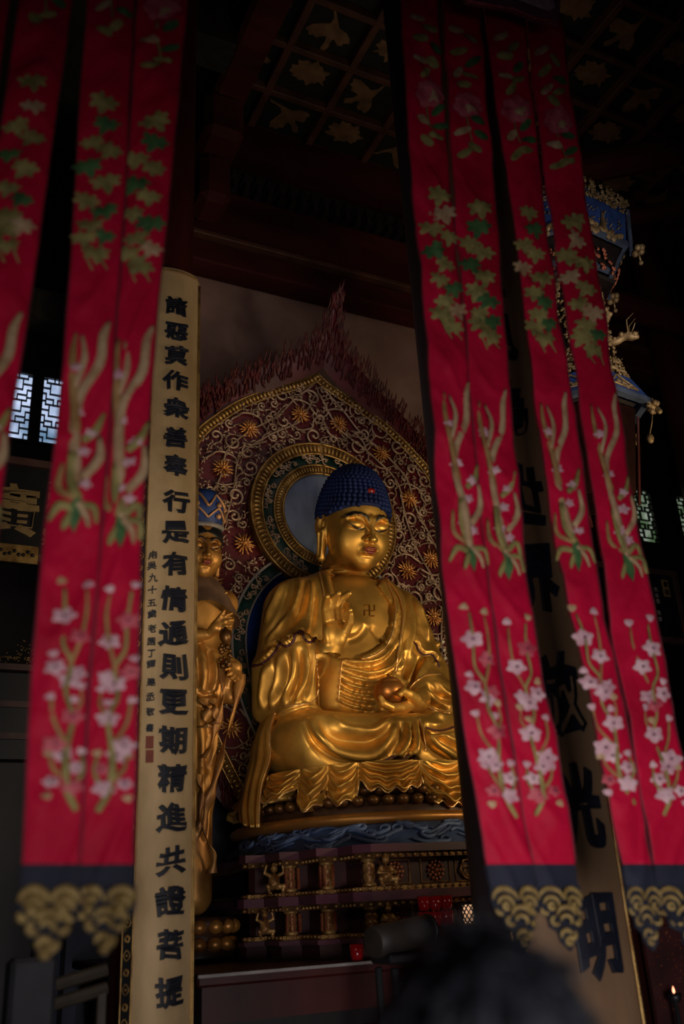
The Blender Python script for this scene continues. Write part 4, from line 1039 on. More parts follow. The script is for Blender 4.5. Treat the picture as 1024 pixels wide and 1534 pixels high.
# dark bolster roll
M['roll'] = mat('dark_brown_roll', (.030, .022, .018), rough=.6, var=.4)
rl = empty('dark_roll', (2.3, 4.35, 0), 0, 'dark brown cylindrical roll with a round end on a wooden stand before the altar', 'drum')
A_, B_ = onY(575, 1408, 4.30), onY(628, 1396, 4.36)
rl.location = (A_[0], A_[1], 0); dd = B_-A_; zA = A_[2] 
m_ = MB(); L = float(np.linalg.norm(dd))*1.22; u_ = dd/np.linalg.norm(dd); pts = [u_*L*t for t in (-.25, -.24, 0, .5, .98, 1.0)]
pts = [p+np.array([0, 0, zA]) for p in pts]; m_.tube(pts, [.062, .070, .074, .074, .070, .06], 24); m_.build('roll', M['roll'], rl, True)
m_ = MB(); q = u_*L*1.005+np.array([0, 0, zA]); v1 = np.array([0, 0, 1.0]); v2 = np.cross(u_, v1); v2 /= np.linalg.norm(v2)
m_.tube([q+v1*.068*math.cos(a)+v2*.068*math.sin(a) for a in np.linspace(0, 2*PI, 25)], .010, 6); m_.build('end_ring', M['black'], rl, True)
m_ = MB(); m_.box((-.02, -.09, zA-.105), (.26, .12, zA-.06), bev=.01); m_.build('stand_top', M['black'], rl)
for lx, ly in ((.0, -.07), (.22, -.07), (.0, .09), (.22, .09)):
    m_ = MB(); m_.box((lx, ly, 0), (lx+.03, ly+.03, zA-.12), bev=.005); m_.build('leg', M['black'], rl)
# small pale card and box on the counter
m_ = MB(); m_.box((2.80, 4.93, 1.334), (2.86, 4.96, 1.375), bev=.004); o = m_.build('offering_box', M['paleedge']); tag(o, 'tiny pale grey box at the counter edge below the dark roll', 'box')
# ------------------------------------------------------------------ standing attendant beside the buddha
AO = np.array([2.02, 6.2, 1.60])
def AL(x, y, yl): return onY(x, y, AO[1]+yl)-AO
att = empty('attendant_statue', tuple(AO), 0, 'gilded standing attendant statue with tall blue crown, half hidden behind the gold board', 'statue')
_as = .60; _ah = AL(300, 822, -.02); AR = rotm(0, 0, -.02) @ rotm(.22, 0, 0)
V, Q = head_sdf(.0095, True); C = head_paint(V, brow=(.02, .012, .008)); k = V[:, 2] > -.7
HV = (V*np.array([.92, 1, 1.02])) @ AR.T*_as+_ah
c0 = AL(300, 900, 0); cx = c0[0]
g = Grid((-.55, -.42, -.04), (.50, .32, 2.35), .013)
D = ell(g, (cx, 0, 2.02), (.20, .14, .22)); D = smin(D, cap(g, (cx-.17, 0, 2.13), (cx+.19, 0, 2.12), .085), .08)
D = smin(D, cap(g, (cx, .02, 2.1), (cx, .0, 2.35), .07, .06), .05)
D = smin(D, ell(g, (cx, 0, 1.75), (.17, .13, .25)), .08)
D = smin(D, cap(g, (cx, 0, 1.55), (cx-.03, 0, .75), .17, .12), .10); D = smin(D, cap(g, (cx-.03, 0, .8), (cx-.04, 0, .12), .12, .13), .08)
el = AL(322, 985, -.05); D = smin(D, cap(g, (cx+.20, 0, 2.08), el, .075, .085), .05)
el2 = np.array([cx-.24, -.05, 1.80]); D = smin(D, cap(g, (cx-.18, 0, 2.08), el2, .08, .08), .05)
wr = AL(312, 950, -.20); D = smin(D, cap(g, el2, wr, .065, .038), .03)
wr2 = AL(352, 1000, -.20); D = smin(D, cap(g, el, wr2, .08, .05), .04)
D = smin(D, cap(g, el, AL(345, 1045, -.1), .07, .05), .06)
BV, BQ = nets(D, g.lo, g.h); BV = smooth_mesh(BV, BQ, 1); BN = vnormals(BV, BQ); bvA = BVHTree.FromPolygons(BV.tolist(), BQ.tolist())
for pts, w_, a_ in [([(300,960),(306,1000),(304,1040)],.04,.03), ([(312,970),(316,1005),(312,1040)],.035,-.03), ([(318,975),(322,1010),(318,1040)],.035,.03), ([(296,985),(299,1030)],.03,-.025),
                  ([(297,1060),(302,1110),(300,1160)],.04,.035), ([(306,1060),(312,1105),(308,1150)],.035,-.03), ([(314,1055),(320,1100),(314,1150)],.04,.035), ([(300,1150),(303,1200),(300,1250)],.04,.04), ([(311,1060),(315,1110),(311,1160)],.03,-.03), ([(303,1160),(306,1200),(304,1250)],.03,-.03), ([(296,1090),(297,1130),(296,1180)],.03,-.03), ([(308,1160),(309,1210),(305,1260)],.035,-.03),
                  ([(294,1045),(310,1052),(326,1046)],.035,.04), ([(294,1036),(310,1042),(326,1036)],.03,-.025), ([(338,985),(345,1005),(342,1030)],.035,.03), ([(346,985),(355,1008),(350,1035)],.03,-.02)]:
    P = cast_px(bvA, AO, pts)
    if len(P) > 2: fold(BV, BN, P, w_, a_)
fz = lambda l: [(*AL(a, b, y), r) for a, b, y, r in l]
ch = [fz([(326,936,-.26,.022),(334,926,-.29,.016),(341,921,-.31,.013),(347,919,-.32,.010)]), fz([(328,938,-.26,.022),(337,931,-.30,.016),(344,929,-.32,.013),(349,929,-.33,.010)]),
      fz([(328,942,-.26,.022),(338,938,-.30,.016),(345,938,-.32,.012)]), fz([(327,945,-.25,.020),(336,945,-.29,.015),(342,947,-.31,.011)]), fz([(322,934,-.25,.022),(330,923,-.29,.015),(336,915,-.31,.011)])]
V1, Q1 = hand_from(ch, .0055, [lambda g: ell(g, AL(324, 940, -.25), (.045, .035, .035)), lambda g: cap(g, AL(324, 940, -.25), wr, .03, .036)])
ch = [fz([(352,1003,-.24,.02),(350,1012,-.28,.015),(346,1016,-.30,.011)]), fz([(355,1005,-.24,.02),(355,1015,-.28,.015),(351,1020,-.30,.011)]), fz([(350,1000,-.24,.02),(345,1008,-.28,.015),(341,1011,-.29,.011)]), fz([(357,1003,-.23,.02),(360,1013,-.26,.014),(357,1019,-.28,.010)]), fz([(348,996,-.23,.02),(342,1000,-.27,.014),(338,1003,-.28,.010)])]
V2, Q2 = hand_from(ch, .0055, [lambda g: ell(g, AL(353, 1000, -.23), (.04, .035, .03)), lambda g: cap(g, AL(353, 1000, -.23), wr2, .03, .04)])
VV = [HV, BV, V1, V2]; QQ = []; o_ = 0
for v, q in zip(VV, (Q, BQ, Q1, Q2)): QQ.append(q+o_); o_ += len(v)
CC = np.vstack([C]+[np.zeros((len(v), 4), np.float32) for v in VV[1:]])
M['attgold'] = mat('amber_gilding', (.60, .30, .07), rough=.42, metal=.55, rgb2=(.28, .12, .03), scale=3, patina=6, paint=True)
arrobj('body', np.vstack(VV), np.vstack(QQ), M['attgold'], att, True, CC)
# hair, crown
def a2(P): return (np.asarray(P, float) @ AR.T)*_as+_ah
m_ = MB(); vs = []
g = Grid((-.38, -.42, -.12), (.38, .46, .5), .012); D = ell(g, (0, .05, .10), (.285, .345, .29)); D = smax(D, (.15-(g.Y+.3)*.45+.35*np.abs(g.X)**1.5*(g.Y < 0)*-1-g.Z)*.8, .02)
HVv, HQ = nets(D, g.lo, g.h); arrobj('hair', a2(HVv), HQ, M['black'], att)
m_ = MB(); m_.lathe((0, .04, 0), [(.25, .24), (.265, .28), (.262, .36), (.27, .46), (.262, .56), (.235, .66), (.16, .74), (0, .78)], 28); m_.v = [tuple(a2([p])[0]) for p in m_.v]; m_.build('crown', M['crownblue'], att, True)
m_ = MB(); m_.lathe((0, .04, 0), [(.262, .245), (.285, .25), (.290, .275), (.285, .30), (.265, .305)], 28); m_.v = [tuple(a2([p])[0]) for p in m_.v]; m_.build('crown_band', M['paleedge'], att, True)
for base, amp, th in ((.36, .13, .016), (.50, .17, .018)):
    m_ = MB()
    for k in range(6):
        a0_ = -PI/2+(k-2.5)*PI/3; pts = []
        for q in np.linspace(-1, 1, 15):
            a = a0_+q*PI/6; z = base+amp*(1-abs(q)**1.3); r = .27-.10*max(0, z-.55)/.2
            pts.append(((r+.012)*math.cos(a), .04+(r+.012)*math.sin(a), z))
        m_.tube([a2([p])[0] for p in pts], th*_as, 5); m_.sphere(a2([(.285*math.cos(a0_), .04+.285*math.sin(a0_), base+.03)])[0], .022, 8, 6)
    m_.build('crown_scroll', M['crowngold'], att, True)
# vase with tassel
m_ = MB(); c = AL(338, 951, -.30); m_.lathe(c, [(0, -.07), (.02, -.068), (.042, -.03), (.045, 0), (.035, .028), (.014, .042), (.016, .055), (0, .058)], 16); m_.build('vase', M['darkgilt'], att, True)
m_ = MB(); rnd = random.Random(5)
for k in range(26): p = AL(338+rnd.uniform(-8, 8), 965+rnd.uniform(0, 34), -.27+rnd.uniform(-.04, .03)); m_.sphere(p, rnd.uniform(.012, .022), 6, 5)
m_.build('jewel_tassel', M['darkgilt'], att, True)
# ribbons and collar
M['sash'] = mat('amber_gilt_sash', (.42, .21, .06), rough=.45, metal=.5, rgb2=(.20, .08, .03), scale=6)
def ribbon(px, w_, nm='ribbon', yl=-.18, tw=3.0):
    P = crom([AL(x, y, yl-.02*math.sin(i*1.7)) for i, (x, y) in enumerate(px)], 7); mb = MB(); vs = []; n = len(P)
    for i, p in enumerate(P):
        a = tw*i/n*2; ww = w_*(1+.35*math.sin(i*.55)); d = np.array([math.cos(a), .45*math.sin(a), .0])*ww
        for q in (-1, -.35, .35, 1): vs.append(p+d*q+np.array([0, -.014*(1-abs(q)), 0]))
        for q in (1, -1): vs.append(p+d*q+np.array([0, .012, 0]))
    mb.add(vs, [(i*6+k, i*6+(k+1) % 6, (i+1)*6+(k+1) % 6, (i+1)*6+k) for i in range(n-1) for k in range(6)]); mb.build(nm, M['sash'], att, True)
ribbon([(362,1010),(354,1050),(345,1085),(336,1113),(327,1150),(316,1188),(309,1215),(307,1242),(311,1262),(320,1283),(318,1308)], .030)
ribbon([(332,1000),(334,1040),(326,1080),(318,1110),(306,1135)], .028); ribbon([(298,1160),(302,1200),(296,1240)], .026)
ribbon([(306,1046),(310,1070),(306,1090)], .05, 'sash_end', -.22); ribbon([(318,1046),(322,1066),(320,1084)], .04, 'sash_end', -.21)
m_ = MB(); vs = []
for j in range(9):
    rr = .085+.020*j
    for i in range(33): a = 2*PI*i/32; vs.append((cx+rr*1.2*math.cos(a), -.0+rr*.88*math.sin(a), 2.285-.018*j-.0032*j*j*(.75+.25*math.cos(2*a))-.012*math.sin(5*a)*j/8))
m_.add(vs, [(j*33+i, j*33+i+1, (j+1)*33+i+1, (j+1)*33+i) for j in range(8) for i in range(32)])
m_.build('collar_cape', M['capegrey'], att, True)
m_ = MB()
for k in range(13): a = -PI/2+(k-6)*.17; m_.sphere((cx+.20*math.cos(a), .16*math.sin(a)-.0, 2.07+.09*abs(k-6)/6), .010, 6, 5)
m_.build('necklace', M['goldtrim'], att, True)
# its lotus
lt = empty('lotus_pedestal', (AO[0]-.07, AO[1], 1.331), 0, 'small round gilded lotus pedestal under the crowned attendant statue', 'pedestal')
m_ = MB(); m_.lathe((0, 0, 0), [(0, 0), (.24, 0), (.26, .04), (.20, .10), (.21, .16), (.25, .21), (.24, .255), (0, .257)], 32); m_.build('core', M['darklotus'], lt, True)
for z, r, s in ((.20, .235, 1), (.10, .225, -1)):
    m_ = MB()
    for k in range(14): a = 2*PI*k/14; m_.sphere((r*math.cos(a), r*math.sin(a), z), .052, 8, 6, sc=(1, 1, .85))
    m_.build('petal_ring', M['rimgold'], lt, True)
# ------------------------------------------------------------------ writing
_gc = {}
def glyph(ch, ext=.10, bev=.03, off=.022):
    k = (ch, ext, bev, off)
    if k not in _gc:
        c = bpy.data.curves.new('t', 'FONT'); c.body = ch; c.extrude = ext; c.bevel_depth = bev; c.bevel_resolution = 1; c.offset = off; c.resolution_u = 3; c.align_x = 'LEFT'
        o = bpy.data.objects.new('t', c); col.objects.link(o); dg = bpy.context.evaluated_depsgraph_get()
        me = o.evaluated_get(dg).to_mesh(); V = np.array([v.co[:] for v in me.vertices]); Fs = [tuple(p.vertices) for p in me.polygons]
        bpy.data.objects.remove(o); bpy.data.curves.remove(c)
        lo, hi = V.min(0), V.max(0); cc = (lo+hi)/2; V = V-cc; _gc[k] = (V, Fs)
    return _gc[k]
def brush(V, seed, amt=.8):      # hand-carved irregularity of the strokes
    r = random.Random(seed); a = [r.uniform(0, 6) for _ in range(4)]; V = V.copy()
    x, y = V[:, 0].copy(), V[:, 1].copy()
    V[:, 0] = x*(1+.10*np.sin(y*4+a[0])*amt)+.02*amt*np.sin(y*9+a[1])+.06*amt*y*r.uniform(-1, 1)
    V[:, 1] = y+.05*amt*np.sin(x*5+a[2])+.11*amt*x+.02*amt*np.sin(x*11+a[3]); return V
def char(mb_parent, ch, fn, u, w, size, m, name='character', seed=0, wx=1.0, depth=None, off=.022, ext=.10, bev=.03):
    V, Fs = glyph(ch, ext, bev, off); V = brush(V, seed)
    h0 = V[:, 2].min(); hs = size if depth is None else depth/(2*(ext+bev))
    P = [fn(u+p[0]*size*wx, w+p[1]*size, (p[2]-h0)*hs) for p in V]
    mb = MB(); mb.add(P, Fs); return mb.build(name, m, mb_parent)
# left couplet board
LX0, LX1, LY, LC, LR = 1.142, 1.518, 4.80, 1.335, .30
def pxu(x, y, cx, cy, r):      # pixel -> arc length coordinate and height on a vertical cylinder
    d = ray(x, y); o = CAM[:2]-np.array([cx, cy]); A = d[0]**2+d[1]**2; B = 2*(o@d[:2]); C_ = o@o-r*r; q = max(0, B*B-4*A*C_); t = (-B-math.sqrt(q))/(2*A); P = CAM+d*t
    return cx+r*math.atan2(P[0]-cx, -(P[1]-cy)), P[2]
def mpp(x, y, Y): return abs(onY(x, y+1, Y)[2]-onY(x, y, Y)[2])
def lfn(u, z, h):       # u is world x; board bulges toward the viewer
    a = (u-LC)/LR; r = LR+h; return (LC+r*math.sin(a)-1.335, (LY+.28)-r*math.cos(a)-4.85, z)
def board(name, fn, x0, x1, z0, z1, th, bm, base, label, strip, corner=.06, fm=None):
    t = empty(name, base, 0, label, 'board')
    n = 18; vs = []; 
    zs = [z0, z0+.02]+list(np.linspace(z0+.3, z1-corner, 14))+[z1-corner+corner*math.sin(q) for q in np.linspace(.2, PI/2, 7)]
    for z in zs:
        ins = 0 if z <= z1-corner else corner*(1-math.sqrt(max(0, 1-((z-(z1-corner))/corner)**2)))
        for i in range(n+1):
            u = x0+ins+(x1-x0-2*ins)*i/n; vs.append(fn(u, z, 0))
    m = len(zs); k = n+1; off = len(vs)
    vs2 = []
    for z in zs:
        ins = 0 if z <= z1-corner else corner*(1-math.sqrt(max(0, 1-((z-(z1-corner))/corner)**2)))
        for i in range(n+1): vs2.append(fn(x0+ins+(x1-x0-2*ins)*i/n, z, -th))
    mb = MB(); V = vs+vs2
    fs = [(j*k+i, j*k+i+1, (j+1)*k+i+1, (j+1)*k+i) for j in range(m-1) for i in range(n)]
    fs += [tuple(off+q for q in f[::-1]) for f in fs]
    for j in range(m-1): fs += [(j*k, (j+1)*k, off+(j+1)*k, off+j*k), (j*k+n, off+j*k+n, off+(j+1)*k+n, (j+1)*k+n)]
    fs += [((m-1)*k+i, (m-1)*k+i+1, off+(m-1)*k+i+1, off+(m-1)*k+i) for i in range(n)]
    mb.add(V, fs); mb.build('panel', bm, t, True)
    # raised ornamental border
    for side in (0, 1):
        e0 = x0+.004 if side == 0 else x1-.004-strip[side]; e1 = e0+strip[side]
        mb = MB()
        for e in (e0, e1): mb.tube([fn(e, z, .004) for z in np.linspace(z0, z1-corner, 24)], .0045, 5)
        mb.build('gilt_fillet', M['goldtrim'], t, True)
        mb = MB(); zz = np.linspace(z0, z1-corner, 30)
        vs = [fn(e, z, .003) for z in zz for e in (e0, e1)]; mb.add(vs, [(2*i, 2*i+1, 2*i+3, 2*i+2) for i in range(29)]); mb.build('dark_border', M['black'], t)
        mb = MB(); z = z0+.05; kk = 0; w_ = strip[side]
        while z < z1-corner-.03:
            u = (e0+e1)/2
            if kk % 2 == 0:
                for a in range(4): mb.tube([fn(u+.28*w_*math.cos(q+a*PI/2)*(.5+.12*q), z+.28*w_*math.sin(q+a*PI/2)*(.5+.12*q)*1.3, .006) for q in np.linspace(0, 4, 7)], w_*.05, 4)
            else:
                for a in (-1, 1): mb.tube([fn(u+a*w_*.3*math.sin(q), z+w_*.55*(q/1.57-1)*.9, .006) for q in np.linspace(0, 3.14, 8)], w_*.06, 4)
                mb.sphere(fn(u, z, .008), w_*.14, 6, 5)
            z += w_*1.45; kk += 1
        o = mb.build('border_ornament', M['goldtrim'], t, True)
    return t
lb = board('couplet_board', lfn, LX0, LX1, .45, 5.47, .022, M['board'], (1.335, 4.85, 0), 'tall narrow curved gold board with blue-black brush characters standing left of the buddha', (.050, .012))
top = MB()
for kk in range(14):
    u = 1.20+kk*.0205; top.tube([lfn(u+.008*math.cos(q), 5.445-.0+.010*math.sin(q), .006) for q in np.linspace(0, 5, 7)], .003, 4)
top.build('top_ornament', M['goldtrim'], lb, True)
ltext = [('諸', 264, 459), ('惡', 264, 497), ('莫', 264, 533), ('作', 263, 571), ('衆', 264, 612), ('善', 262.5, 655), ('奉', 263, 698), ('行', 264, 751), ('是', 263, 797), ('有', 262.6, 845), ('情', 260.6, 897), ('通', 260, 949), ('則', 260, 999), ('更', 260, 1052), ('期', 259, 1109), ('精', 257.5, 1165), ('進', 257.5, 1225), ('共', 256.5, 1289), ('證', 256, 1349), ('菩', 255, 1415), ('提', 254, 1486)]
for i, (ch, x, y) in enumerate(ltext):
    u, z = pxu(x, y, LC, LY+.28, LR); hp = np.interp(y, [459, 697, 900, 1109, 1485], [28, 34, 40, 45, 50]); char(lb, ch, lfn, u, z, hp*mpp(x, y, 4.78)/1.08, M['ink'], seed=i, depth=.012, off=.0, wx=1.10, bev=.034)
stext = [('甪', 70, 325), ('吳', 68, 365), ('九', 72, 410), ('十', 70, 455), ('五', 68, 503), ('歲', 68, 543), ('老', 68, 597), ('園', 66, 645), ('丁', 66, 690), ('譚', 65, 728), ('建', 65, 795), ('丞', 62, 850), ('敬', 62, 905), ('書', 60, 965)]
for i, (ch, x, y) in enumerate(stext):
    u, z = pxu(200+x/2.472, 700+y/2.472, LC, LY+.28, LR); char(lb, ch, lfn, u, z, 14*mpp(228, 700+y/2.472, 4.78)/1.1, M['ink'], name='small_character', seed=i+40, depth=.006, off=.0, bev=.024)
for y in (1112, 1133):
    su, c = pxu(224, y, LC, LY+.28, LR); mb = MB()
    mb.add([lfn(su+a*.020, c+b_*.032, h) for h in (.0, .004) for a, b_ in ((-1, -1), (1, -1), (1, 1), (-1, 1))], [(3, 2, 1, 0), (4, 5, 6, 7), (0, 1, 5, 4), (1, 2, 6, 5), (2, 3, 7, 6), (3, 0, 4, 7)])
    mb.build('seal', M['seal'], lb)
# right couplet board
RC, RR, RYc = 2.535, .50, 3.60
def rfn(u, z, h):
    a = (u-RC)/RR; r = RR+h; return (RC+r*math.sin(a)-2.535, RYc-r*math.cos(a)-3.1, z)
rbd = board('couplet_board', rfn, 2.535-.31, 2.535+.30, .30, 9.4, .018, M['boarddark'], (2.535, 3.1, 0), 'wide dark brown-gold curved board with large black characters behind the right red banners', (.05, .014))
for i, (ch, x, y, s_) in enumerate([('之', 730, 412, .30), ('見', 742, 506, .30), ('為', 758, 611, .31), ('世', 780, 740, .31), ('界', 800, 868, .34), ('放', 836, 1040, .35), ('光', 866, 1212, .36), ('明', 896, 1404, .36)]):
    u, z = pxu(x, y, RC, RYc, RR); hp = np.interp(y, [412, 611, 868, 1045, 1404], [62, 85, 115, 125, 140]); char(rbd, ch, rfn, u, z, hp*mpp(x, y, 3.12)/1.05, M['ink'], seed=i+70, wx=.78, depth=.014, off=.022, bev=.02)
# dark plaques
def plaque(name, x0, x1, z0, z1, y, label, fm):
    t = empty(name, ((x0+x1)/2, y, z0), 0, label, 'plaque'); cx = (x0+x1)/2
    b_ = MB(); b_.box((x0-cx, -.03, 0), (x1-cx, .03, z1-z0), bev=.01); b_.build('panel', M['black'], t)
    f = .07; b_ = MB(); b_.box((x0-cx-f, -.05, -f), (x1-cx+f, .04, 0)); b_.box((x0-cx-f, -.05, z1-z0), (x1-cx+f, .04, z1-z0+f)); b_.box((x0-cx-f, -.05, 0), (x0-cx, .04, z1-z0)); b_.box((x1-cx, -.05, 0), (x1-cx+f, .04, z1-z0)); b_.build('frame', fm, t)
    return t, lambda u, z, h: (u-cx, -.03-h, z-z0)
M['plaqueframe'] = mat('plum_plaque_frame', (.075, .035, .032), rough=.5)
M['dimgold'] = mat('dim_gold_lettering', (.34, .23, .10), rough=.5, metal=.3)
pl, pf = plaque('inscribed_plaque', -1.2, 1.22, 4.58, 5.42, 7.95, 'black plaque with a large gold brush character at the far left between the red banners', M['plaqueframe'])
char(pl, '廣', pf, .745, 4.97, .50, M['dimgold'], seed=3, depth=.02, off=.014, bev=.012)
for i, ch in enumerate('丁卯年仲'): char(pl, ch, pf, 1.10, 5.26-i*.105, .075, M['dimgold'], name='small_character', seed=i+5, depth=.006)
for i, ch in enumerate('春立'): char(pl, ch, pf, 1.085, 4.80-i*.08, .075, M['dimgold'], name='small_character', seed=i+15, depth=.006)
mb = MB(); mb.box((.62-.01, -.065, -.10), (1.02-.01, -.05, .06)); mb.build('corner_mount', M['goldtrim'], pl)
mb = MB()
for k in range(9): mb.sphere((.66+k*.038, -.068, -.02+.02*math.sin(k*2)), .018, 6, 5)
mb.build('corner_carving', M['black'], pl, True)
pr_, prf = plaque('inscribed_plaque', 7.1, 8.62, 4.38, 5.18, 7.98, 'blue-black plaque with small pale inscriptions at the right edge behind the last red banner', M['plaqueframe'])
char(pr_, '國', prf, 7.93, 4.93, .34, M['dimgold'], seed=9, depth=.02, off=.01); char(pr_, '法', prf, 7.93, 4.60, .34, M['dimgold'], seed=10, depth=.02, off=.01)
for i, ch in enumerate('癸未秋'): char(pr_, ch, prf, 8.30, 4.98-i*.075, .06, M['paleedge'], name='small_character', seed=i, depth=.006)
for i, ch in enumerate('敬題'): char(pr_, ch, prf, 8.28, 4.68-i*.08, .055, M['paleedge'], name='small_character', seed=i, depth=.006)
mb = MB(); mb.box((8.42-7.86, -.04, .52), (8.52-7.86, -.03, .74)); mb.build('seal_block', M['dimgold'], pr_)
for i, ch in enumerate('歲在'): char(pr_, ch, lambda u, z, h: prf(u, z, h+.012), 8.47, 5.06-i*.1, .07, M['black'], name='small_character', seed=i, depth=.004)
# ------------------------------------------------------------------ hanging palace lantern
M['lblue'] = mat('lantern_blue_enamel', (.03, .07, .26), rough=.5, var=.3)
M['lframe'] = mat('slate_blue_frame', (.07, .09, .15), rough=.5, var=.3)
M['lgold'] = mat('cream_gilt_carving', (.36, .25, .13), rough=.5, metal=.3, rgb2=(.15, .09, .04), scale=18)
M['lred'] = mat('copper_red_carving', (.38, .11, .06), rough=.5, var=.3)
LOx, LOy = 4.53, 4.70
lan = empty('palace_lantern', (LOx, LOy, 4.6), 0, 'large hanging six-sided palace lantern of blue panels and cream gilt dragons behind the right banners', 'lantern')
LA = math.radians(7)
def hexp(r, z, a0=LA): return [np.array([r*math.cos(a0+k*PI/3), r*math.sin(a0+k*PI/3), z]) for k in range(6)]
def hexring(r0, z0, r1, z1, name, m, th=.02):
    mb = MB(); a, b = hexp(r0, z0), hexp(r1, z1); a2_, b2 = hexp(r0-th, z0), hexp(r1-th, z1); vs = a+b+a2_+b2; fs = []
    for k in range(6): j = (k+1) % 6; fs += [(k, j, 6+j, 6+k), (12+j, 12+k, 18+k, 18+j), (k, 12+k, 12+j, j), (6+k, 6+j, 18+j, 18+k)]
    mb.add(vs, fs); return mb.build(name, m, lan)
rnd = random.Random(8)
def face_pt(r0, z0, r1, z1, k, u, v, h):
    a, b = hexp(r0, z0), hexp(r1, z1); j = (k+1) % 6
    p = (a[k]*(1-u)+a[j]*u)*(1-v)+(b[k]*(1-u)+b[j]*u)*v; n = np.cross(a[j]-a[k], b[k]-a[k]); n /= np.linalg.norm(n)
    return p+n*h
def filigree(r0, z0, r1, z1, n, name, m, th=.007, crest=0.0):
    for k in range(6):
        mb = MB()
        for i in range(n):
            u, v = rnd.random(), rnd.random()*(1+crest*rnd.random()); a = rnd.uniform(0, 6); rr = rnd.uniform(.03, .07)
            L = np.linalg.norm(hexp(r0, z0)[0]-hexp(r0, z0)[1]); H = max(.05, abs(z1-z0))
            mb.tube([face_pt(r0, z0, r1, z1, k, u+rr*.35*math.cos(q)*(1-.1*q)/L, v+rr*.35*math.sin(q)*(1-.1*q)/H, .012) for q in np.linspace(a, a+4.5, 9)], th, 4)
        mb.build(name, m, lan, True)
T0, T1 = 1.70, 2.02
hexring(.555, T0, .60, T1, 'upper_panel', M['lblue']); hexring(.57, T0-.05, .57, T0, 'upper_ledge', M['lframe'], .05); hexring(.61, T1, .61, T1+.03, 'upper_ledge', M['lframe'], .05)
filigree(.60, T1+.02, .62, T1+.16, 150, 'crest_filigree', M['lgold'], .009, .25)
for k in range(6):
    mb = MB(); a = hexp(.575, T0-.05)[k]; b = hexp(.615, T1+.06)[k]; mb.tube([a, b], .018, 8); mb.build('corner_post', M['lframe'], lan)
    mb = MB()      # relief scene: pagoda, trees, rocks
    f = lambda u, v, h: face_pt(.555, T0, .60, T1, k, u, v, h)
    mb.dome([(.42, .18), (.58, .18), (.54, .45), (.515, .62), (.50, .88), (.485, .62), (.46, .45)], f, .02)
    for i in range(26): u = .08+.84*rnd.random(); v = .08+.22*rnd.random()+.25*abs(u-.5); mb.dome([(u+.055*math.cos(q)*(1+.3*math.sin(3*q)), v+.085*math.sin(q)) for q in np.linspace(0, 5.6, 8)], f, .018)
    for i in range(26): u = .08+.84*rnd.random(); v = .35+.5*rnd.random(); mb.dome([(u+.014*math.cos(q), v+.022*math.sin(q)) for q in np.linspace(0, 5.2, 6)], f, .012)
    mb.build('carved_scene', M['lgold'], lan)
    mb = MB(); p = hexp(.63, T0-.03)[k]
    for i in range(5): mb.sphere(p+np.array([.03*math.cos(i*1.3), .03*math.sin(i*1.3), .03*math.sin(i*2.2)]), .028, 8, 6)
    mb.tube([p, p-np.array([0, 0, .10])], .008, 5); mb.sphere(p-np.array([0, 0, .12]), .020, 8, 6); mb.build('corner_knob', M['lgold'], lan, True)
hexring(.42, T0-.22, .50, T0-.05, 'red_carved_skirt', M['darkwood']); filigree(.42, T0-.22, .50, T0-.05, 40, 'copper_scroll', M['lred'], .010)
hexring(.42, T0-.26, .42, T0-.22, 'ledge', M['lframe'], .04)
hexring(.26, .60, .25, T0-.26, 'middle_body', M['darkwood']); filigree(.30, .60, .28, T0-.26, 210, 'dragon_filigree', M['lgold'], .010)
for k in range(6):
    a = hexp(1, 0)[k]; d = np.array([a[0], a[1], 0]); mb = MB()
    pts = crom([d*.24+np.array([0, 0, 1.30]), d*.31+np.array([0, 0, 1.18]), d*.25+np.array([0, 0, 1.06]), d*.30+np.array([0, 0, 0.92]), d*.40+np.array([0, 0, 0.94]), d*.50+np.array([0, 0, 0.90])], 6)
    mb.tube(pts, np.interp(np.linspace(0, 1, len(pts)), [0, .3, .75, .9, 1], [.010, .026, .030, .038, .012]), 8)
    for i in range(0, len(pts), 1): mb.sphere(pts[i]+np.array([.02*math.sin(i*2.1), .02*math.cos(i*2.1), .02]), .016+.006*(i % 2), 6, 5)
    for s in (-1, 1): t_ = np.array([-d[1], d[0], 0])*s; mb.tube([d*.43+t_*.02+np.array([0, 0, 0.96]), d*.44+t_*.05+np.array([0, 0, 1.05]), d*.50+t_*.04+np.array([0, 0, 1.10])], [.006, .004, .002], 5); mb.tube([d*.45+np.array([0, 0, 0.95]), d*.50+t_*.07+np.array([0, 0, 0.99])], [.006, .003], 5)
    mb.build('dragon_bracket', M['lgold'], lan, True)
low0 = len(lan.children)
filigree(.36, .48, .32, .64, 60, 'lower_crest_filigree', M['lgold'], .010, .2)
hexring(.48, .28, .38, .48, 'lower_panel', M['lblue']); hexring(.49, .24, .49, .28, 'lower_ledge', M['lframe'], .06)
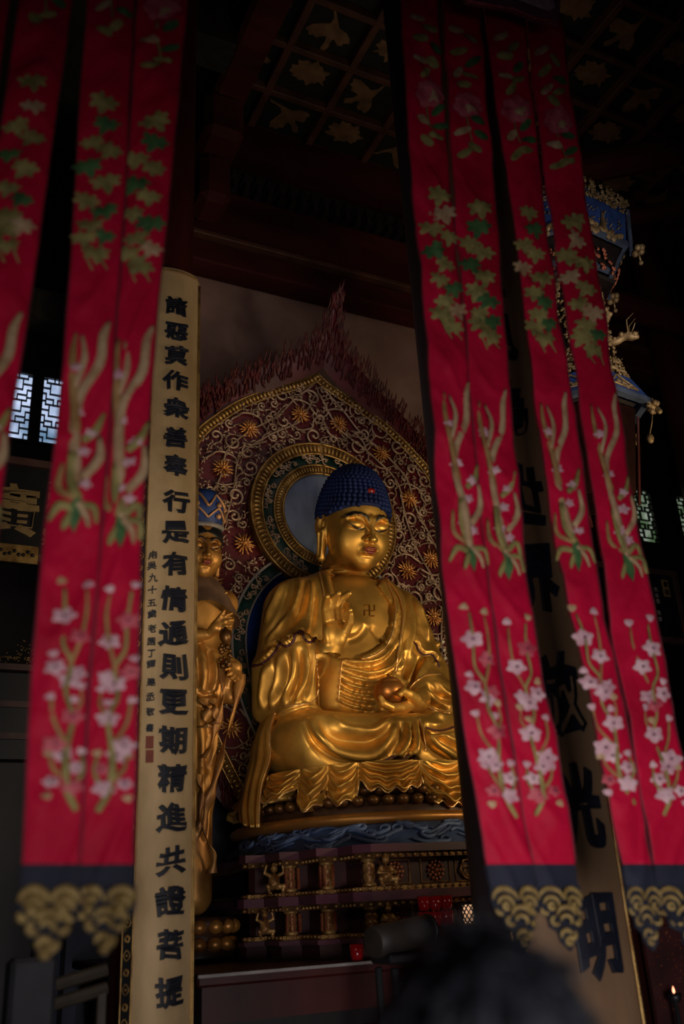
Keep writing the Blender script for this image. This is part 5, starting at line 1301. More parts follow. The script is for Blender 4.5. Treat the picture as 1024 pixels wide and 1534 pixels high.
for k in range(6):
    f = lambda u, v, h: face_pt(.48, .28, .38, .48, k, u, v, h); mb = MB()
    mb.tube([f(.2, .2, .008), f(.5, .85, .008), f(.8, .2, .008), f(.2, .2, .008)], .010, 5)
    for i in range(14): u = .2+.6*rnd.random(); mb.sphere(f(u, .2+.3*rnd.random(), .005), .015, 6, 5)
    mb.build('panel_ornament', M['lgold'], lan, True)
    mb = MB(); p = hexp(.50, .27)[k]; q = hexp(.38, .54)[k]; mb.tube([p, (p+q)/2, q], [.022, .016, .012], 6)
    for i in range(9): mb.sphere(p+.035*np.array([math.cos(i*2.4), math.sin(i*2.4), math.sin(i*1.1)]), .022, 6, 5)
    mb.build('corner_flower', M['lgold'], lan, True)
    mb = MB(); r_ = hexp(.43, -.02)[k]; mb.tube([p, p-np.array([0, 0, .10])], .006, 5); mb.tube([p-np.array([0, 0, .04]), (p+r_)/2-np.array([0, 0, .05]), r_], .005, 4)
    mb.lathe(r_, [(0, .02), (.02, 0), (.028, -.03), (.018, -.06), (0, -.07)], 8); mb.build('tassel_drop', M['lgold'], lan, True)
hexring(.26, -.45, .37, .22, 'glass_body', M['lglass']); 
for k in range(6):
    mb = MB(); mb.tube([hexp(.265, -.45)[k], hexp(.375, .24)[k]], .012, 6); mb.build('corner_post', M['redwood'], lan)
mb = MB(); mb.lathe((0, 0, 0), [(0, .24), (.36, .24), (.38, .26), (0, .54)], 6, a0=LA, a1=LA+2*PI); mb.build('inner_roof', M['darkwood'], lan)
for o in list(lan.children)[low0:]: o.location.z += .09
mb = MB(); mb.tube([(0, 0, T0-.3), (0, 0, 10.62-4.6)], .012, 6); mb.build('hanging_rod', M['black'], lan)
mb = MB(); mb.lathe((0, 0, 0), [(0, T0-.28), (.40, T0-.26), (.42, T0-.24), (0, T0-.20)], 6, a0=LA, a1=LA+2*PI); mb.build('cap_plate', M['darkwood'], lan)
# ------------------------------------------------------------------ hanging embroidered banners
M['satin'] = mat('crimson_satin', (.60, .003, .045), rough=.66, rgb2=(.42, .001, .026), scale=3, bump=.55, bscale=11, spec=.22)
M['navy'] = mat('navy_band_cloth', (.010, .012, .030), rough=.8, var=.3)
M['tail'] = mat('blue_black_tail_cloth', (.006, .008, .020), rough=.8)
M['tailgold'] = mat('dull_gold_cloud_embroidery', (.36, .25, .085), rough=.6, metal=.2, rgb2=(.22, .14, .04), scale=30)
M['thr_leaf'] = mat('pale_olive_thread', (.36, .30, .10), rough=.7, rgb2=(.20, .17, .05), scale=20)
M['thr_green'] = mat('green_thread', (.07, .17, .05), rough=.7, rgb2=(.03, .09, .03), scale=20)
M['thr_cream'] = mat('cream_thread', (.55, .38, .22), rough=.7, rgb2=(.42, .24, .12), scale=20)
M['thr_pink'] = mat('pink_thread', (.62, .13, .16), rough=.7, rgb2=(.42, .04, .07), scale=20)
M['thr_white'] = mat('pale_pink_thread', (.72, .48, .52), rough=.7, rgb2=(.58, .30, .36), scale=25)
M['thr_tan'] = mat('tan_stem_thread', (.42, .24, .09), rough=.7, rgb2=(.30, .15, .05), scale=20)
M['thr_dark'] = mat('dark_flower_centre_thread', (.12, .02, .06), rough=.7)
THR = [M['thr_leaf'], M['thr_green'], M['thr_cream'], M['thr_pink'], M['thr_white'], M['thr_tan'], M['thr_dark']]
def ip(tab, y): 
    ys = [p[1] for p in tab]; xs = [p[0] for p in tab]
    if y < ys[0]: s = (xs[1]-xs[0])/(ys[1]-ys[0]); return xs[0]+s*(y-ys[0])
    if y > ys[-1]: s = (xs[-1]-xs[-2])/(ys[-1]-ys[-2]); return xs[-1]+s*(y-ys[-1])
    return float(np.interp(y, ys, xs))
def smooth_tab(t, yt, yb):
    Y_ = np.linspace(yt, yb, 60); X = np.array([ip(t, y) for y in Y_]); 
    for _ in range(10): X[1:-1] = .25*X[:-2]+.5*X[1:-1]+.25*X[2:]
    return list(zip(X, Y_))
class Strip:
    def __init__(s, L, R, Y, yt, yb, seed, label, tail):
        s.L, s.R, s.Y, s.yt, s.yb = smooth_tab(L, yt, yb), smooth_tab(R, yt, yb), Y, yt, yb
        r = random.Random(seed); s.ph = [(r.uniform(5, 16), r.uniform(-3, 3), r.uniform(0, 6), r.uniform(.6, 1.4)) for _ in range(7)]; s.seed = seed
        b = onY((ip(s.L, yb)+ip(s.R, yb))/2, yb, Y); s.o = np.array([b[0], Y, b[2]]); s.t = empty('hanging_banner', tuple(s.o), 0, label, 'banner', 'long red embroidered banners')
        nu, nv = 16, 230; vs = [s.S(u/nu, yt+(yb-yt)*v/nv, 0) for v in range(nv+1) for u in range(nu+1)]
        mb = MB(); k = nu+1; fs = [(v*k+u, v*k+u+1, (v+1)*k+u+1, (v+1)*k+u) for v in range(nv) for u in range(nu)]
        bk = [p+np.array([0, .006, 0]) for p in vs]; n0 = len(vs); fs += [tuple(n0+q for q in f[::-1]) for f in fs]
        for v in range(nv): fs += [(v*k, (v+1)*k, n0+(v+1)*k, n0+v*k), (v*k+nu, n0+v*k+nu, n0+(v+1)*k+nu, (v+1)*k+nu)]
        for u in range(nu): fs += [(nv*k+u, nv*k+u+1, n0+nv*k+u+1, n0+nv*k+u)]
        mb.add(vs+bk, fs); mb.build('red_cloth', M['satin'], s.t, True)
        for u in (0.0, 1.0):
            mb = MB(); mb.tube([s.S(u, y, .002) for y in np.linspace(yt, yb, 80)], .0022, 5); mb.build('stitched_edge', M['satinedge'], s.t, True)
        if tail: s.tail()
    def S(s, u, y, h):       # u across 0..1, y = drop measured down the cloth
        x = ip(s.L, y)+(ip(s.R, y)-ip(s.L, y))*u
        q = onY(x, y, s.Y); z = q[2]
        w = 0
        for f, fx, p, a in s.ph: w += .0022*a*math.sin(f*z*1.6+fx*u*2+p+1.3*math.sin(z*3.1+p))
        # short diagonal creases of slack satin
        w += .0105*max(0, math.sin(31*z+4.2*math.sin(u*2.6+s.seed)+3*math.sin(z*2.3+s.seed)))**3*(.4+.6*math.sin(u*3.14))
        w += .006*max(0, math.sin(19*z-3.4*u+s.seed*2.1+1.7*math.sin(5*z)))**4*math.sin(u*3.14)
        w += .010*math.sin(u*PI)*(.6+.4*math.sin(z*1.3+s.seed))
        P = np.array([q[0], s.Y-w-h, z])-s.o; return P
    def W(s, y): return ip(s.R, y)-ip(s.L, y)
    def tail(s):
        y0, y1 = s.yb, s.yb+34; wd = s.W(s.yb)
        mb = MB(); nu = 10; rows = 4
        vs = [s.S(u/nu, y0-1+(y1-y0+1)*v/rows, .002) for v in range(rows+1) for u in range(nu+1)]; k = nu+1; n0 = len(vs); bk = [p+np.array([0, .01, 0]) for p in vs]
        fs = [(v*k+u, v*k+u+1, (v+1)*k+u+1, (v+1)*k+u) for v in range(rows) for u in range(nu)]; fs += [tuple(n0+q for q in f[::-1]) for f in fs]; mb.add(vs+bk, fs); mb.build('navy_band', M['navy'], s.t, True)
        H = 112.0*max(.85, min(1.1, wd/85)); cxy = lambda a, b: s.S(.5+a, y1-4+b*H, 0)
        out = [(-.52, 0), (-.56, .22), (-.50, .42), (-.38, .52), (-.36, .66), (-.22, .74), (-.18, .90), (-.02, 1.04), (.14, .90), (.18, .74), (.34, .66), (.38, .52), (.50, .42), (.56, .22), (.52, 0)]
        P = [(a, b) for a, b in out]; mb = MB(); mb.slab([(a, b) for a, b in P], lambda a, b, h: s.S(.5+a, y1-4+b*H, h-.004), .008); mb.build('cloud_tail', M['tail'], s.t)
        mb = MB(); th = .0085*wd/85
        def arc(cx, cy, r, a0, a1, t=1.0): mb.tube([cxy(cx+r*math.cos(q), cy+r*.78*math.sin(q))+np.array([0, -.007, 0]) for q in np.linspace(a0, a1, 11)], [th*t*(.5+.5*math.sin(PI*i/10)) for i in range(11)], 6, flat=((0, 1, 0), .45))
        for cx in (-.28, .26): 
            arc(cx, .24, .24, PI*1.02, PI*1.98, 1.25); arc(cx, .30, .15, PI*1.0, PI*2.1, 1.0); arc(cx, .33, .06, 0, PI*1.9, 1.0)
            arc(cx*1.45, .38, .09, PI*.35, PI*1.1, 1.1)
        arc(0, .50, .20, PI*1.05, PI*1.95, 1.2); arc(-.02, .56, .11, PI, PI*2.2, 1.0); arc(.24, .55, .08, -.6, PI*.9, 1.1); arc(-.24, .56, .08, PI*.2, PI*1.5, 1.1)
        arc(-.05, .80, .12, PI*.9, PI*1.9, 1.1); arc(.05, .76, .10, -.5, PI*.8, 1.1); arc(-.02, .88, .06, 0, PI*1.6, 1.1)
        mb.build('gold_cloud_embroidery', M['tailgold'], s.t, True)
    def place(s, name, shapes, ytop, ybot, cx=.5, sx=1.0, flip=1):
        """shapes: (thread index, outline [(a, b)]) a across in px of a 42 px wide motif, b in 0..1 down"""
        mb = MB(); H = ybot-ytop
        for i, (m_, kind, P) in enumerate(shapes):
            h0 = .003+.0006*(i % 5)
            f = lambda a, b, h: s.S(cx+flip*a*sx*s.mw/s.W(ytop+b*H)/1.0, ytop+b*H, h0+h)
            if kind == 'f': mb.dome(P, f, .003, m_)
            elif kind == 'c': mb.dome(P, lambda a, b, h: f(a, b, h+.0035), .002, m_)
            else:
                pts = crom([f(a, b, 0) for a, b, r in P], 4); rr = np.interp(np.linspace(0, 1, len(pts)), np.linspace(0, 1, len(P)), [p[2] for p in P])*s.sc
                mb.tube(pts, rr, 6, m_, flat=((0, 1, 0), .35))
        mb.build(name, THR, s.t, True)
def lobed(cx, cy, r, a, asp, lobes=5, sharp=.5, n=4):
    P = []
    for k in range(lobes*n):
        q = 2*PI*k/(lobes*n); rr = r*(1-sharp*.5*(1-math.cos(lobes*q))/1.0)
        P.append((cx+rr*math.cos(q+a), cy+rr*math.sin(q+a)*asp))
    return P
def ivyleaf(cx, cy, r, a, asp):
    P = [(0, -.35), (.28, -.70), (.50, -.60), (.55, -.38), (.90, -.42), (1.05, -.20), (.74, .02), (.95, .40), (.70, .52), (.42, .38), (.34, .85), (.08, 1.15), (-.16, .80), (-.25, .42), (-.62, .62), (-.85, .42), (-.68, .05), (-1.02, -.15), (-.90, -.42), (-.50, -.36), (-.45, -.62), (-.25, -.70)]
    return [(cx+r*(x*math.cos(a)-y*math.sin(a)), cy+r*(x*math.sin(a)+y*math.cos(a))*asp) for x, y in P]
def ivy(seed, L):
    r = random.Random(seed); asp = 1/L; S_ = []
    spots = [(2, .05), (4, .17), (-12, .27), (6, .33), (-14, .42), (3, .50), (-10, .60), (8, .66), (-6, .74), (-12, .82), (9, .80), (0, .90)]
    for i, (x, y) in enumerate(spots):
        S_.append(((0 if i % 3 != 1 else (1 if r.random() < .6 else 2)), 'f', ivyleaf(x+r.uniform(-3, 3), y, r.uniform(13, 17), r.uniform(-.5, .5)+(i % 2)*.3, asp)))
    S_.append((0, 't', [(-8, .82, .6), (-9, .92, .8), (-2, 1.0, .5)])); S_.append((0, 't', [(4, .84, .6), (6, .93, .8), (13, 1.0, .4)]))
    return S_
def orchid(seed, L):
    r = random.Random(seed); S_ = []
    t = lambda m_, P: S_.append((m_, 't', [(a, b, c*1.4) for a, b, c in P]))
    t(2, [(2, .93, 1.6), (-4, .72, 2.0), (-8, .50, 1.7), (-4, .36, 1.6), (12, .22, 1.7), (14, .08, 1.6), (20, .0, .7)])
    t(5, [(-6, .55, 1.5), (-12, .35, 1.5), (-16, .18, 1.3), (-14, .06, .5)]); t(2, [(-12, .34, 1.0), (-4, .20, 1.2), (-8, .08, .6)])
    t(0, [(0, .90, 1.6), (-6, .80, 1.8), (-8, .66, 1.3)]); t(2, [(4, .80, 1.4), (20, .70, 1.6), (19, .58, .8)]); t(0, [(2, .60, 1.2), (14, .55, 1.5), (22, .46, .6)])
    t(0, [(0, .95, 1.5), (-16, .93, 1.5), (-25, 1.0, .5)]) if seed % 2 else t(0, [(4, .90, 1.4), (18, .86, 1.4), (22, 1.02, .6)])
    t(5, [(-2, .9, 1.2), (-18, .84, 1.3), (-17, .72, .6)]); t(0, [(6, .93, 1.2), (20, .94, 1.3), (24, 1.02, .5)]); t(2, [(2, .92, 1.2), (12, .98, 1.2), (16, 1.04, .5)]); t(0, [(0, .95, 1.3), (-8, 1.02, 1.2), (-10, 1.05, .4)])
    for x, y in ((-12, .24), (-6, .46), (10, .56), (4, .66), (-4, .78), (8, .83)): S_.append((4, 'f', lobed(x, y, r.uniform(7, 9), r.uniform(0, 6), 1/L, 5, .45)))
    S_.append((1, 'f', [(-4, .90), (5, .90), (7, 1.0), (1, 1.07), (-5, 1.0)]))
    return S_
def plum(seed, L, flip=1):
    r = random.Random(seed); S_ = []
    t = lambda m_, P: S_.append((m_, 't', [(a*flip, b, c) for a, b, c in P]))
    t(0, [(16, 1.0, 1.2), (6, .92, 1.7), (2, .82, 1.5), (4, .72, 1.2), (8, .60, 1.0), (-2, .50, 1.0), (2, .38, 1.1), (-8, .30, .9), (-8, .18, .9), (-10, .06, .8)])
    t(5, [(3, .72, .9), (-12, .62, .9), (-16, .52, .8)]); t(5, [(0, .40, .8), (10, .28, .9), (14, .16, .9), (12, .07, .5)]); t(5, [(4, .88, 1.0), (-10, .82, 1.0), (-14, .76, .6)]); t(0, [(6, .92, .9), (20, .84, .9), (18, .76, .6)]); t(5, [(8, .60, .8), (16, .54, .8), (15, .48, .4)])
    for x, y, R_ in ((-9, .18, 10), (9, .27, 9), (-14, .40, 9), (2, .45, 10), (10, .42, 8), (8, .60, 10), (-9, .72, 11), (-2, .76, 9), (14, .82, 8), (10, .90, 10), (-12, .88, 7)):
        x *= flip; S_.append((4 if r.random() < .75 else 3, 'f', lobed(x, y, R_*1.42, r.uniform(0, 6), 1/L, 5, .35))); S_.append((6, 'c', lobed(x, y, 2.6, 0, 1/L, 3, .2, 2)))
    for x, y in ((-14, .03), (13, .05), (-17, .34), (-17, .52), (15, .47), (8, .53), (18, .75), (-15, .76), (-16, .94)): S_.append((4 if r.random() < .6 else 2, 'f', lobed(x*flip, y, 6.5, r.uniform(0, 6), 1/L, 3, .3, 3)))
    return S_
def rose(seed, L):
    r = random.Random(seed); S_ = []
    for i, (x, y) in enumerate(((-10, .02), (6, .10), (-8, .18), (10, .26), (-10, .34), (6, .36), (-4, .44), (12, .84), (-10, .80), (4, .93), (-8, .96), (10, .72))):
        a = r.uniform(-1, 1); R_ = 11; S_.append(((2, 0, 0, 1)[i % 4], 'f', [(x+R_*(math.cos(q)*math.cos(a)-.5*math.sin(q)*math.sin(a)), y+R_*(math.cos(q)*math.sin(a)+.5*math.sin(q)*math.cos(a))/L) for q in np.linspace(0, 5.6, 9)]))
    S_.append((3, 'f', lobed(0, .60, 21, .3, 1/L, 7, .18))); S_.append((2, 'f', lobed(3, .63, 10, 1, 1/L, 5, .3))); S_.append((3, 'f', lobed(-4, .57, 9, 2, 1/L, 4, .3)))
    S_.append((0, 't', [(-4, .68, .7), (-2, .8, .8), (3, .95, .5)]))
    return S_
M['satinedge'] = mat('maroon_seam', (.20, .02, .04), rough=.6)
YL, YR = 2.05, 2.30
def banner(L, R, Y, label, mw, sc, seed, motifs, tail=True, yt=-420, yb=1296):
    s = Strip(L, R, Y, yt, yb, seed, label, tail); s.mw = mw*1.16; s.sc = sc*1.45
    for kind, y0, y1, cx in motifs:
        ln = (y1-y0)/mw
        fn, nm = {'i': (ivy, 'embroidered_ivy_spray'), 'o': (orchid, 'embroidered_orchid'), 'p': (plum, 'embroidered_plum_branch'), 'r': (rose, 'embroidered_rose_spray')}[kind]
        sh = fn(seed, y1-y0) if kind != 'p' else plum(seed, y1-y0, 1 if seed % 2 else -1)
        s.place(nm, sh, y0, y1, cx, 1.0/1.0)
    return s
# px-unit motifs: mw is the width (in frame pixels) of one motif pixel unit
A_L = [(130,0),(122,100),(108,350),(95,560),(75,720),(60,850),(47,1000),(40,1150),(32,1298)]; A_R = [(201,0),(194,150),(187,300),(172,500),(160,700),(147,850),(134,1000),(125,1150),(119,1298)]
B_L = [(204,0),(197,150),(189,300),(173.5,500),(161.5,700),(148.5,850),(136,1000),(126.5,1150),(120,1298)]; B_R = [(281,0),(266,150),(254,300),(236,450),(226,600),(216,700),(210,850),(206,1000),(203,1150),(200,1298)]
C_L = [(28,0),(0,200),(-30,400),(-55,600),(-90,900),(-130,1298)]; C_R = [(109,0),(93,113),(74,240),(51,420),(35,517),(17,620),(4,730),(-15,900),(-50,1298)]
D_L = [(-60,0),(-88,200),(-120,400),(-190,900),(-240,1298)]; D_R = [(15,0),(-5,140),(-38,400),(-100,900),(-140,1298)]
E_L = [(600,0),(609,170),(620,330),(631,400),(640,520),(649,650),(656,760),(664,880),(676,980),(695,1100),(728,1290)]; E_R = [(654,0),(664,150),(674,300),(687,420),(698,520),(708,650),(718,760),(730,880),(748,1000),(767,1130),(795,1290)]
F_L = [(663,0),(671,150),(680,300),(689.5,420),(699,520),(709,650),(719,760),(731,880),(749,1000),(768,1130),(796,1290)]; F_R = [(719,0),(728,150),(741,300),(749,400),(757,520),(768,650),(779,770),(790,890),(808,1000),(830,1100),(861,1290)]
G_L = [(724,0),(738,140),(762,272),(777,400),(792,520),(806,650),(825,780),(845,880),(868,980),(895,1100),(928,1290)]; G_R = [(782,0),(795,140),(808,254),(825,410),(844,520),(865,650),(880,770),(897,890),(920,1000),(944,1110),(975,1290)]
H_L = [(786,0),(799,140),(814,254),(837,410),(856,520),(875,650),(892,770),(908,890),(925,1000),(946,1110),(976.5,1290)]; H_R = [(838,0),(852,140),(868,226),(893,405),(912,520),(931,650),(950,770),(972,890),(992,980),(1019,1110),(1048,1290)]
banner(A_L, A_R, YL, 'large red banner with plum sprays, left strip of the near left pair', 1.25, .0042, 1, [('r', -190, 62, .55), ('i', 142, 408, .48), ('o', 482, 780, .48), ('p', 860, 1215, .62)])
banner(B_L, B_R, YL+.04, 'large red banner overlapping the tall gold board, right strip of the near left pair', 1.25, .0042, 2, [('r', -130, 112, .5), ('i', 172, 425, .42), ('o', 490, 802, .42), ('p', 868, 1217, .55)])
banner(C_L, C_R, YL+.05, 'dim red banner cut by the left frame edge, beside the plaque with the gold character', 1.3, .0042, 3, [('r', -200, 45, .5), ('i', 115, 400, .45), ('o', 470, 780, .5), ('p', 860, 1215, .5)])
banner(D_L, D_R, YL+.12, 'sliver of dark red banner in the extreme upper left corner', 1.3, .0042, 4, [('r', -200, 30, .5)])
banner(E_L, E_R, YR, 'red embroidered banner nearest the buddha, leftmost strip of the right banners', 1.0, .0040, 5, [('r', 25, 220, .62), ('i', 282, 512, .62), ('o', 572, 842, .60), ('p', 902, 1225, .55)])
banner(F_L, F_R, YR+.04, 'red embroidered banner second from the left among the right banners', 1.0, .0040, 6, [('r', 44, 238, .48), ('i', 303, 527, .50), ('o', 585, 852, .48), ('p', 918, 1222, .52)])
banner(G_L, G_R, YR-.03, 'red embroidered banner third from the left among the right banners, left of the thin gap', .95, .0040, 7, [('r', 54, 242, .50), ('i', 308, 530, .46), ('o', 588, 840, .44), ('p', 902, 1205, .36)])
banner(H_L, H_R, YR+.03, 'rightmost red embroidered banner, in front of the palace lantern', .98, .0040, 8, [('r', 75, 258, .50), ('i', 322, 548, .52), ('o', 590, 855, .56), ('p', 918, 1222, .60)])
# pink valance of the canopy above the right banners
M['valance'] = mat('magenta_valance_satin', (.22, .030, .085), rough=.6, var=.3, sheen=.2)
va = empty('pink_valance', tuple(onY(770, 0, 2.12)), 0, 'magenta pink scalloped canopy valance at the top edge above the right banners', 'valance')
vo = onY(770, 0, 2.12)
P = [onY(x, y, 2.12)-vo for x, y in [(640,-150),(685,-30),(700,1),(738,8),(768,13),(800,27),(836,33),(839,0),(850,-120)]]
mb = MB(); n = len(P); mb.add([p for p in P]+[p+np.array([0, .02, 0]) for p in P], [tuple(range(n)), tuple(range(2*n-1, n-1, -1))]+[(i, n+i, n+(i+1) % n, (i+1) % n) for i in range(n)]); mb.build('pink_cloth', M['valance'], va)
mb = MB(); mb.tube([onY(x, y, 2.115)-vo for x, y in [(700,1),(738,8),(768,13),(800,27),(836,33)]], .004, 6); mb.build('scalloped_hem', M['thr_pink'], va, True)
mb = MB(); mb.slab([tuple(v) for v in [(768, -14), (790, -16), (828, -6), (830, 12), (822, 17), (800, 9), (770, -2)]], lambda x, y, h: onY(x, y, 2.112)-vo-np.array([0, h, 0]), .003); mb.build('white_patch', M['thr_white'], va)
# ------------------------------------------------------------------ visitor in the foreground, seen from behind
M['phair'] = mat('black_hair', (.012, .013, .020), rough=.55, var=.5, scale=30, stretch=(1, 1, .2), bump=.4, bscale=50)
M['skin'] = mat('tan_skin', (.30, .16, .13), rough=.55, var=.1)  # plain tan base tone for the visitor's body
M['jacket'] = mat('black_jacket', (.012, .012, .016), rough=.8)
pd = ray(712, 1374); pd = pd/math.hypot(pd[0], pd[1])*.93; hx, hy = pd[0], pd[1]; psc = (1.6+pd[2])/1.612
per = empty('person', (hx, hy, 0), math.radians(-38), 'person with short black hair seen from behind at the bottom right, wearing a dark jacket', 'person')
per.scale = (psc, psc, psc)
# local frame: facing +Y
h = .014; g = Grid((-.42, -.30, -.02), (.42, .32, 1.62), h)
D = ell(g, (0, .01, 1.475), (.076, .098, .115)); D = smin(D, ell(g, (0, .06, 1.42), (.055, .055, .075)), .03)
D = smin(D, ell(g, (0, .112, 1.455), (.012, .018, .020)), .012); D = smin(D, cap(g, (0, .0, 1.42), (0, -.01, 1.28), .056, .06), .03)
for s in (-1, 1):
    D = smin(D, ell(g, (s*.080, .0, 1.462), (.010, .020, .032)), .008); D = smax(D, -ell(g, (s*.032, .115, 1.478), (.014, .01, .008)), .006)
D = smin(D, ell(g, (0, .1, 1.415), (.024, .016, .008)), .006)
T = cap(g, (-.15, -.01, 1.24), (.15, -.01, 1.24), .065); T = smin(T, ell(g, (0, 0, 1.08), (.18, .115, .20)), .06); T = smin(T, ell(g, (0, 0, .86), (.165, .12, .16)), .06)
D = smin(D, T, .03)
for s in (-1, 1):
    D = smin(D, cap(g, (s*.185, -.01, 1.22), (s*.235, -.02, .95), .052, .042), .03); D = smin(D, cap(g, (s*.235, -.02, .95), (s*.235, .05, .72), .040, .028), .02)
    D = smin(D, ell(g, (s*.236, .065, .665), (.022, .036, .052)), .015)
    for q in range(4): D = smin(D, cap(g, (s*(.236), .042+q*.018, .63), (s*.230, .05+q*.018, .565+.006*abs(q-1.5)), .0085, .007), .005)
    D = smin(D, cap(g, (s*.225, .09, .67), (s*.215, .108, .615), .010, .008), .006)
    D = smin(D, cap(g, (s*.085, 0, .82), (s*.095, .01, .45), .085, .055), .04); D = smin(D, cap(g, (s*.095, .01, .45), (s*.10, -.02, .08), .052, .036), .02)
    D = smin(D, ell(g, (s*.10, .05, .035), (.042, .125, .036)), .02)
V, Q = nets(D, g.lo, h); V = smooth_mesh(V, Q, 2)
arrobj('body', V, Q, M['skin'], per)
# jacket and trousers follow the body
J = T-.012
for s in (-1, 1): J = smin(J, cap(g, (s*.185, -.01, 1.22), (s*.235, -.02, .95), .066, .056), .03); J = smin(J, cap(g, (s*.235, -.02, .95), (s*.235, .05, .73), .054, .042), .02)
J = smin(J, cap(g, (0, -.01, 1.27), (0, -.005, 1.325), .075, .072), .03); J = smax(J, .78-g.Z, .01); J = smax(J, g.Z-1.335, .008)
V, Q = nets(J, g.lo, h); arrobj('jacket', smooth_mesh(V, Q, 2), Q, M['jacket'], per)
K = ell(g, (0, 0, .86), (.175, .13, .15))
for s in (-1, 1): K = smin(K, cap(g, (s*.085, 0, .82), (s*.095, .01, .45), .098, .070), .04); K = smin(K, cap(g, (s*.095, .01, .45), (s*.10, -.02, .07), .068, .055), .02)
K = smax(K, g.Z-.93, .01); K = smax(K, .06-g.Z, .01)
V, Q = nets(K, g.lo, h); arrobj('trousers', smooth_mesh(V, Q, 2), Q, M['jacket'], per)
g2 = Grid((-.14, -.16, 1.34), (.14, .16, 1.64), .006)
H_ = ell(g2, (0, -.004, 1.492), (.094, .114, .108)); H_ = smin(H_, ell(g2, (0, -.055, 1.43), (.075, .06, .06)), .04)
H_ = smax(H_, (1.50+(g2.Y-.02)*.55-.10*(g2.Y < -.03)-g2.Z)*.8, .012); H_ = smax(H_, -ell(g2, (0, .13, 1.43), (.085, .09, .115)), .02)
V, Q = nets(H_, g2.lo, g2.h); N_ = vnormals(V, Q)
ang_ = np.arctan2(V[:, 0], -V[:, 1]); V = V+N_*(.0035*np.sin(ang_*34+V[:, 2]*60)+.0030*np.sin(ang_*19-V[:, 2]*45+1))[:, None]
hair = arrobj('hair', V, Q, M['phair'], per)
st = MB(); rnd = random.Random(4); bvp = BVHTree.FromPolygons(V.tolist(), Q.tolist())
for k in range(420):
    a = rnd.uniform(0, 2*PI); e = rnd.uniform(-.2, 1.5); d = Vector((math.cos(e)*math.cos(a), math.cos(e)*math.sin(a), math.sin(e))); c_ = Vector((0, -.005, 1.48))
    hit, nor, ii, ds = bvp.ray_cast(c_+d*.3, -d)
    if hit is None or hit.z < 1.42 or (hit.y > .03 and hit.z < 1.53): continue
    p = np.array(hit); dn = np.array([p[0]*.6, p[1]*.6, -.6*math.cos(e)])+np.array([rnd.uniform(-.3, .3), rnd.uniform(-.3, .3), 0]); dn -= np.array(nor)*(dn@np.array(nor)); dn /= np.linalg.norm(dn)+1e-6
    L = rnd.uniform(.02, .045); st.tube([p, p+dn*L*.5+np.array(nor)*.004, p+dn*L+np.array(nor)*rnd.uniform(.001, .008)], [.0018, .0022, .0006], 4)
o = st.build('hair_strands', M['phair'], hair, True); o['kind'] = 'stuff'
# ------------------------------------------------------------------ dim furniture at the bottom corners
M['greypost'] = mat('dim_grey_stone', (.040, .040, .048), rough=.7, var=.3)
q = onY(55, 1470, 3.6)
m_ = MB(); m_.box((q[0]-.10, 3.5, 0), (q[0]+.05, 3.65, 1.50), bev=.015); o = m_.build('stone_post', M['greypost']); tag(o, 'dim grey upright post at the bottom left below the banner tail', 'post')
ch_ = empty('wooden_bench', (.95, 4.3, 0), 0, 'dark wooden bench back with two pale rails at the bottom left, behind the stone post', 'bench')
for z in (1.22, 1.30): 
    m_ = MB(); a, b = onY(78, 1505-(z-1.22)*350, 4.3), onY(160, 1480-(z-1.22)*350, 4.3); m_.tube([(a[0]-.95, 0, a[2]), (b[0]-.95, 0, b[2])], .026, 8); m_.build('rail', M['benchwood'], ch_)
for x in (-.25, .0):
    m_ = MB(); m_.box((x-.02, -.02, 0), (x+.02, .02, 1.34), bev=.005); m_.build('leg', M['benchwood'], ch_)
m_ = MB(); m_.box((-.30, -.02, .42), (.06, .40, .46), bev=.006); m_.build('seat', M['benchwood'], ch_)
# shrine ornament with tiny gold dots, far left
sh = empty('dark_shrine', (.9, 8.0, 0), 0, 'near-black shrine cabinet topped by a small triangular cluster of gold beads at far left', 'shrine')
m_ = MB(); m_.box((-.6, -.25, 2.78), (.28, .1, 3.5), bev=.02); m_.build('cabinet_body', M['black'], sh)
m_ = MB(); m_.box((-.65, -.2, 0), (.29, -.1, 2.78)); m_.build('base', M['darkwood'], sh)
for z in (3.5, 3.2, 2.95): m_ = MB(); m_.box((-.62, -.28, z), (.29, -.2, z+.05)); m_.build('ledge', M['plaqueframe'], sh)
m_ = MB(); rnd = random.Random(9)
for k in range(110):
    u = rnd.uniform(-1, 1); v = rnd.random()
    if v > 1-abs(u): v *= .25
    m_.sphere((.05+u*.22, -.27, 3.56+v*.20), .0055, 5, 4)
m_.build('gold_beads', M['goldtrim'], sh)
# offering table bottom right
tb = empty('offering_table', (3.4, 3.9, 0), 0, 'dark red offering table with beaded cloth and a tiny flame at the bottom right', 'table')
p0, p1 = onY(955, 1425, 3.9), onY(1030, 1420, 3.9)
m_ = MB(); m_.box((-.15, -.3, 1.44), (1.3, .3, 1.50), bev=.01); m_.build('tabletop', M['redwood'], tb)
m_ = MB(); m_.box((-.12, -.28, .9), (1.28, -.26, 1.44)); m_.build('beaded_cloth', M['recess'], tb)
m_ = MB(); rnd = random.Random(12)
for k in range(420): m_.sphere((rnd.uniform(-.1, 1.2), -.285, rnd.uniform(1.05, 1.42)), rnd.uniform(.002, .0045), 5, 4)
o = m_.build('sequins', M['redorn'], tb); o['kind'] = 'stuff'
for x, y in ((-.1, -.22), (1.22, -.22), (-.1, .24), (1.22, .24)): m_ = MB(); m_.box((x, y, 0), (x+.05, y+.05, 1.44)); m_.build('leg', M['redwood'], tb)
M['flame'] = mat('oil_flame', (1, .5, .3), emit=(1, .35, .18), estr=3)
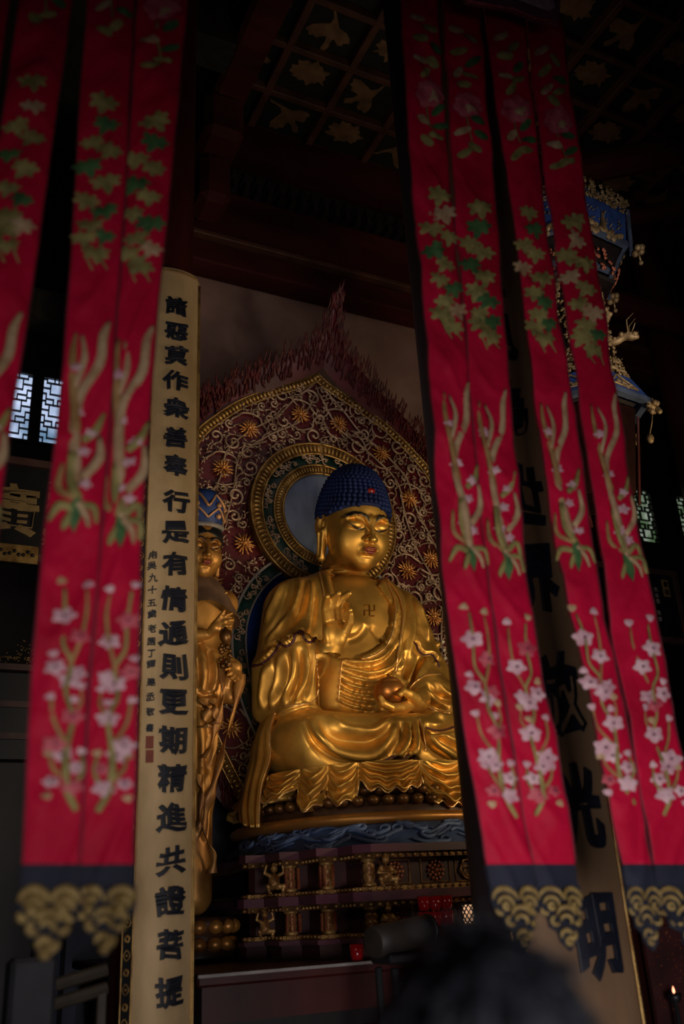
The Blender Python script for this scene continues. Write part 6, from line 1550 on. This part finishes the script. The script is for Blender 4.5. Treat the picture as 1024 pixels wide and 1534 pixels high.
fp = onY(1008, 1482, 3.55); fl2 = empty('oil_lamp', (fp[0], fp[1], 0), 0, 'tiny oil lamp flame glowing near the bottom right corner', 'lamp')
m_ = MB(); m_.lathe((0, 0, 0), [(0, 0), (.05, 0), (.012, .04), (.010, fp[2]-.06), (.03, fp[2]-.04), (.032, fp[2]-.015), (0, fp[2]-.02)], 12); m_.build('stem', M['black'], fl2, True)
m_ = MB(); m_.lathe((0, 0, fp[2]), [(0, -.018), (.006, -.01), (.004, .003), (0, .014)], 8); m_.build('flame', M['flame'], fl2, True)
bx_ = onY(952, 1395, 4.2); m_ = MB(); m_.box((bx_[0]-.06, 3.95, 1.503), (bx_[0]+.10, 4.1, 1.66), bev=.008); o = m_.build('offering_box', M['orangebox']); tag(o, 'small orange brown box on the offering table beside the right board', 'box')
w = bpy.data.worlds.new('world'); bpy.context.scene.world = w; w.use_nodes = True
w.node_tree.nodes['Background'].inputs[0].default_value = (.35, .4, .6, 1); w.node_tree.nodes['Background'].inputs[1].default_value = .012
def area(name, loc, tgt, size, e, c=(1, 1, 1), sy=None, spread=None):
    l = bpy.data.lights.new(name, 'AREA'); l.energy = e; l.color = c; l.size = size
    if sy: l.shape = 'RECTANGLE'; l.size_y = sy
    if spread: l.spread = spread
    o = bpy.data.objects.new(name, l); col.objects.link(o); o.location = loc
    o.rotation_euler = (Vector(tgt)-Vector(loc)).to_track_quat('-Z', 'Y').to_euler(); return o
area('doorway_daylight', (.6, -1.6, .75), (1.7, 2.3, .9), 1.8, 31, (1, .93, .92), 1.0, math.radians(92))
area('hall_lamp_right', (5.0, 2.9, 2.9), (3.5, 6.4, 4.2), .7, 26, (1, .76, .45), None, math.radians(100))
area('hall_lamp_left', (1.95, 4.45, 2.6), (3.1, 6.4, 4.0), .6, 4.6, (1, .78, .48), None, math.radians(105))
vs = bpy.context.scene.view_settings; vs.view_transform = 'Standard'; vs.look = 'None'; vs.exposure = 0
bpy.context.scene.cycles.max_bounces = 4; bpy.context.scene.cycles.use_denoising = True
area('board_lamp', (.15, 2.9, 3.5), (1.33, 4.8, 3.5), .4, 7, (1, .86, .68))
area('high_fill', (3.2, 5.4, 6.4), (3.7, 8.3, 7.5), 1.0, 3.6, (1, .84, .76))
area('lantern_fill', (4.3, 2.9, 4.9), (4.5, 4.7, 5.9), .3, 3.0, (1, .88, .75), None, math.radians(80))  # unseen fill light added to brighten the palace lantern
area('ceiling_fill', (4.6, 5.8, 8.7), (4.4, 6.4, 10.7), 1.2, 2.0, (1, .8, .65))
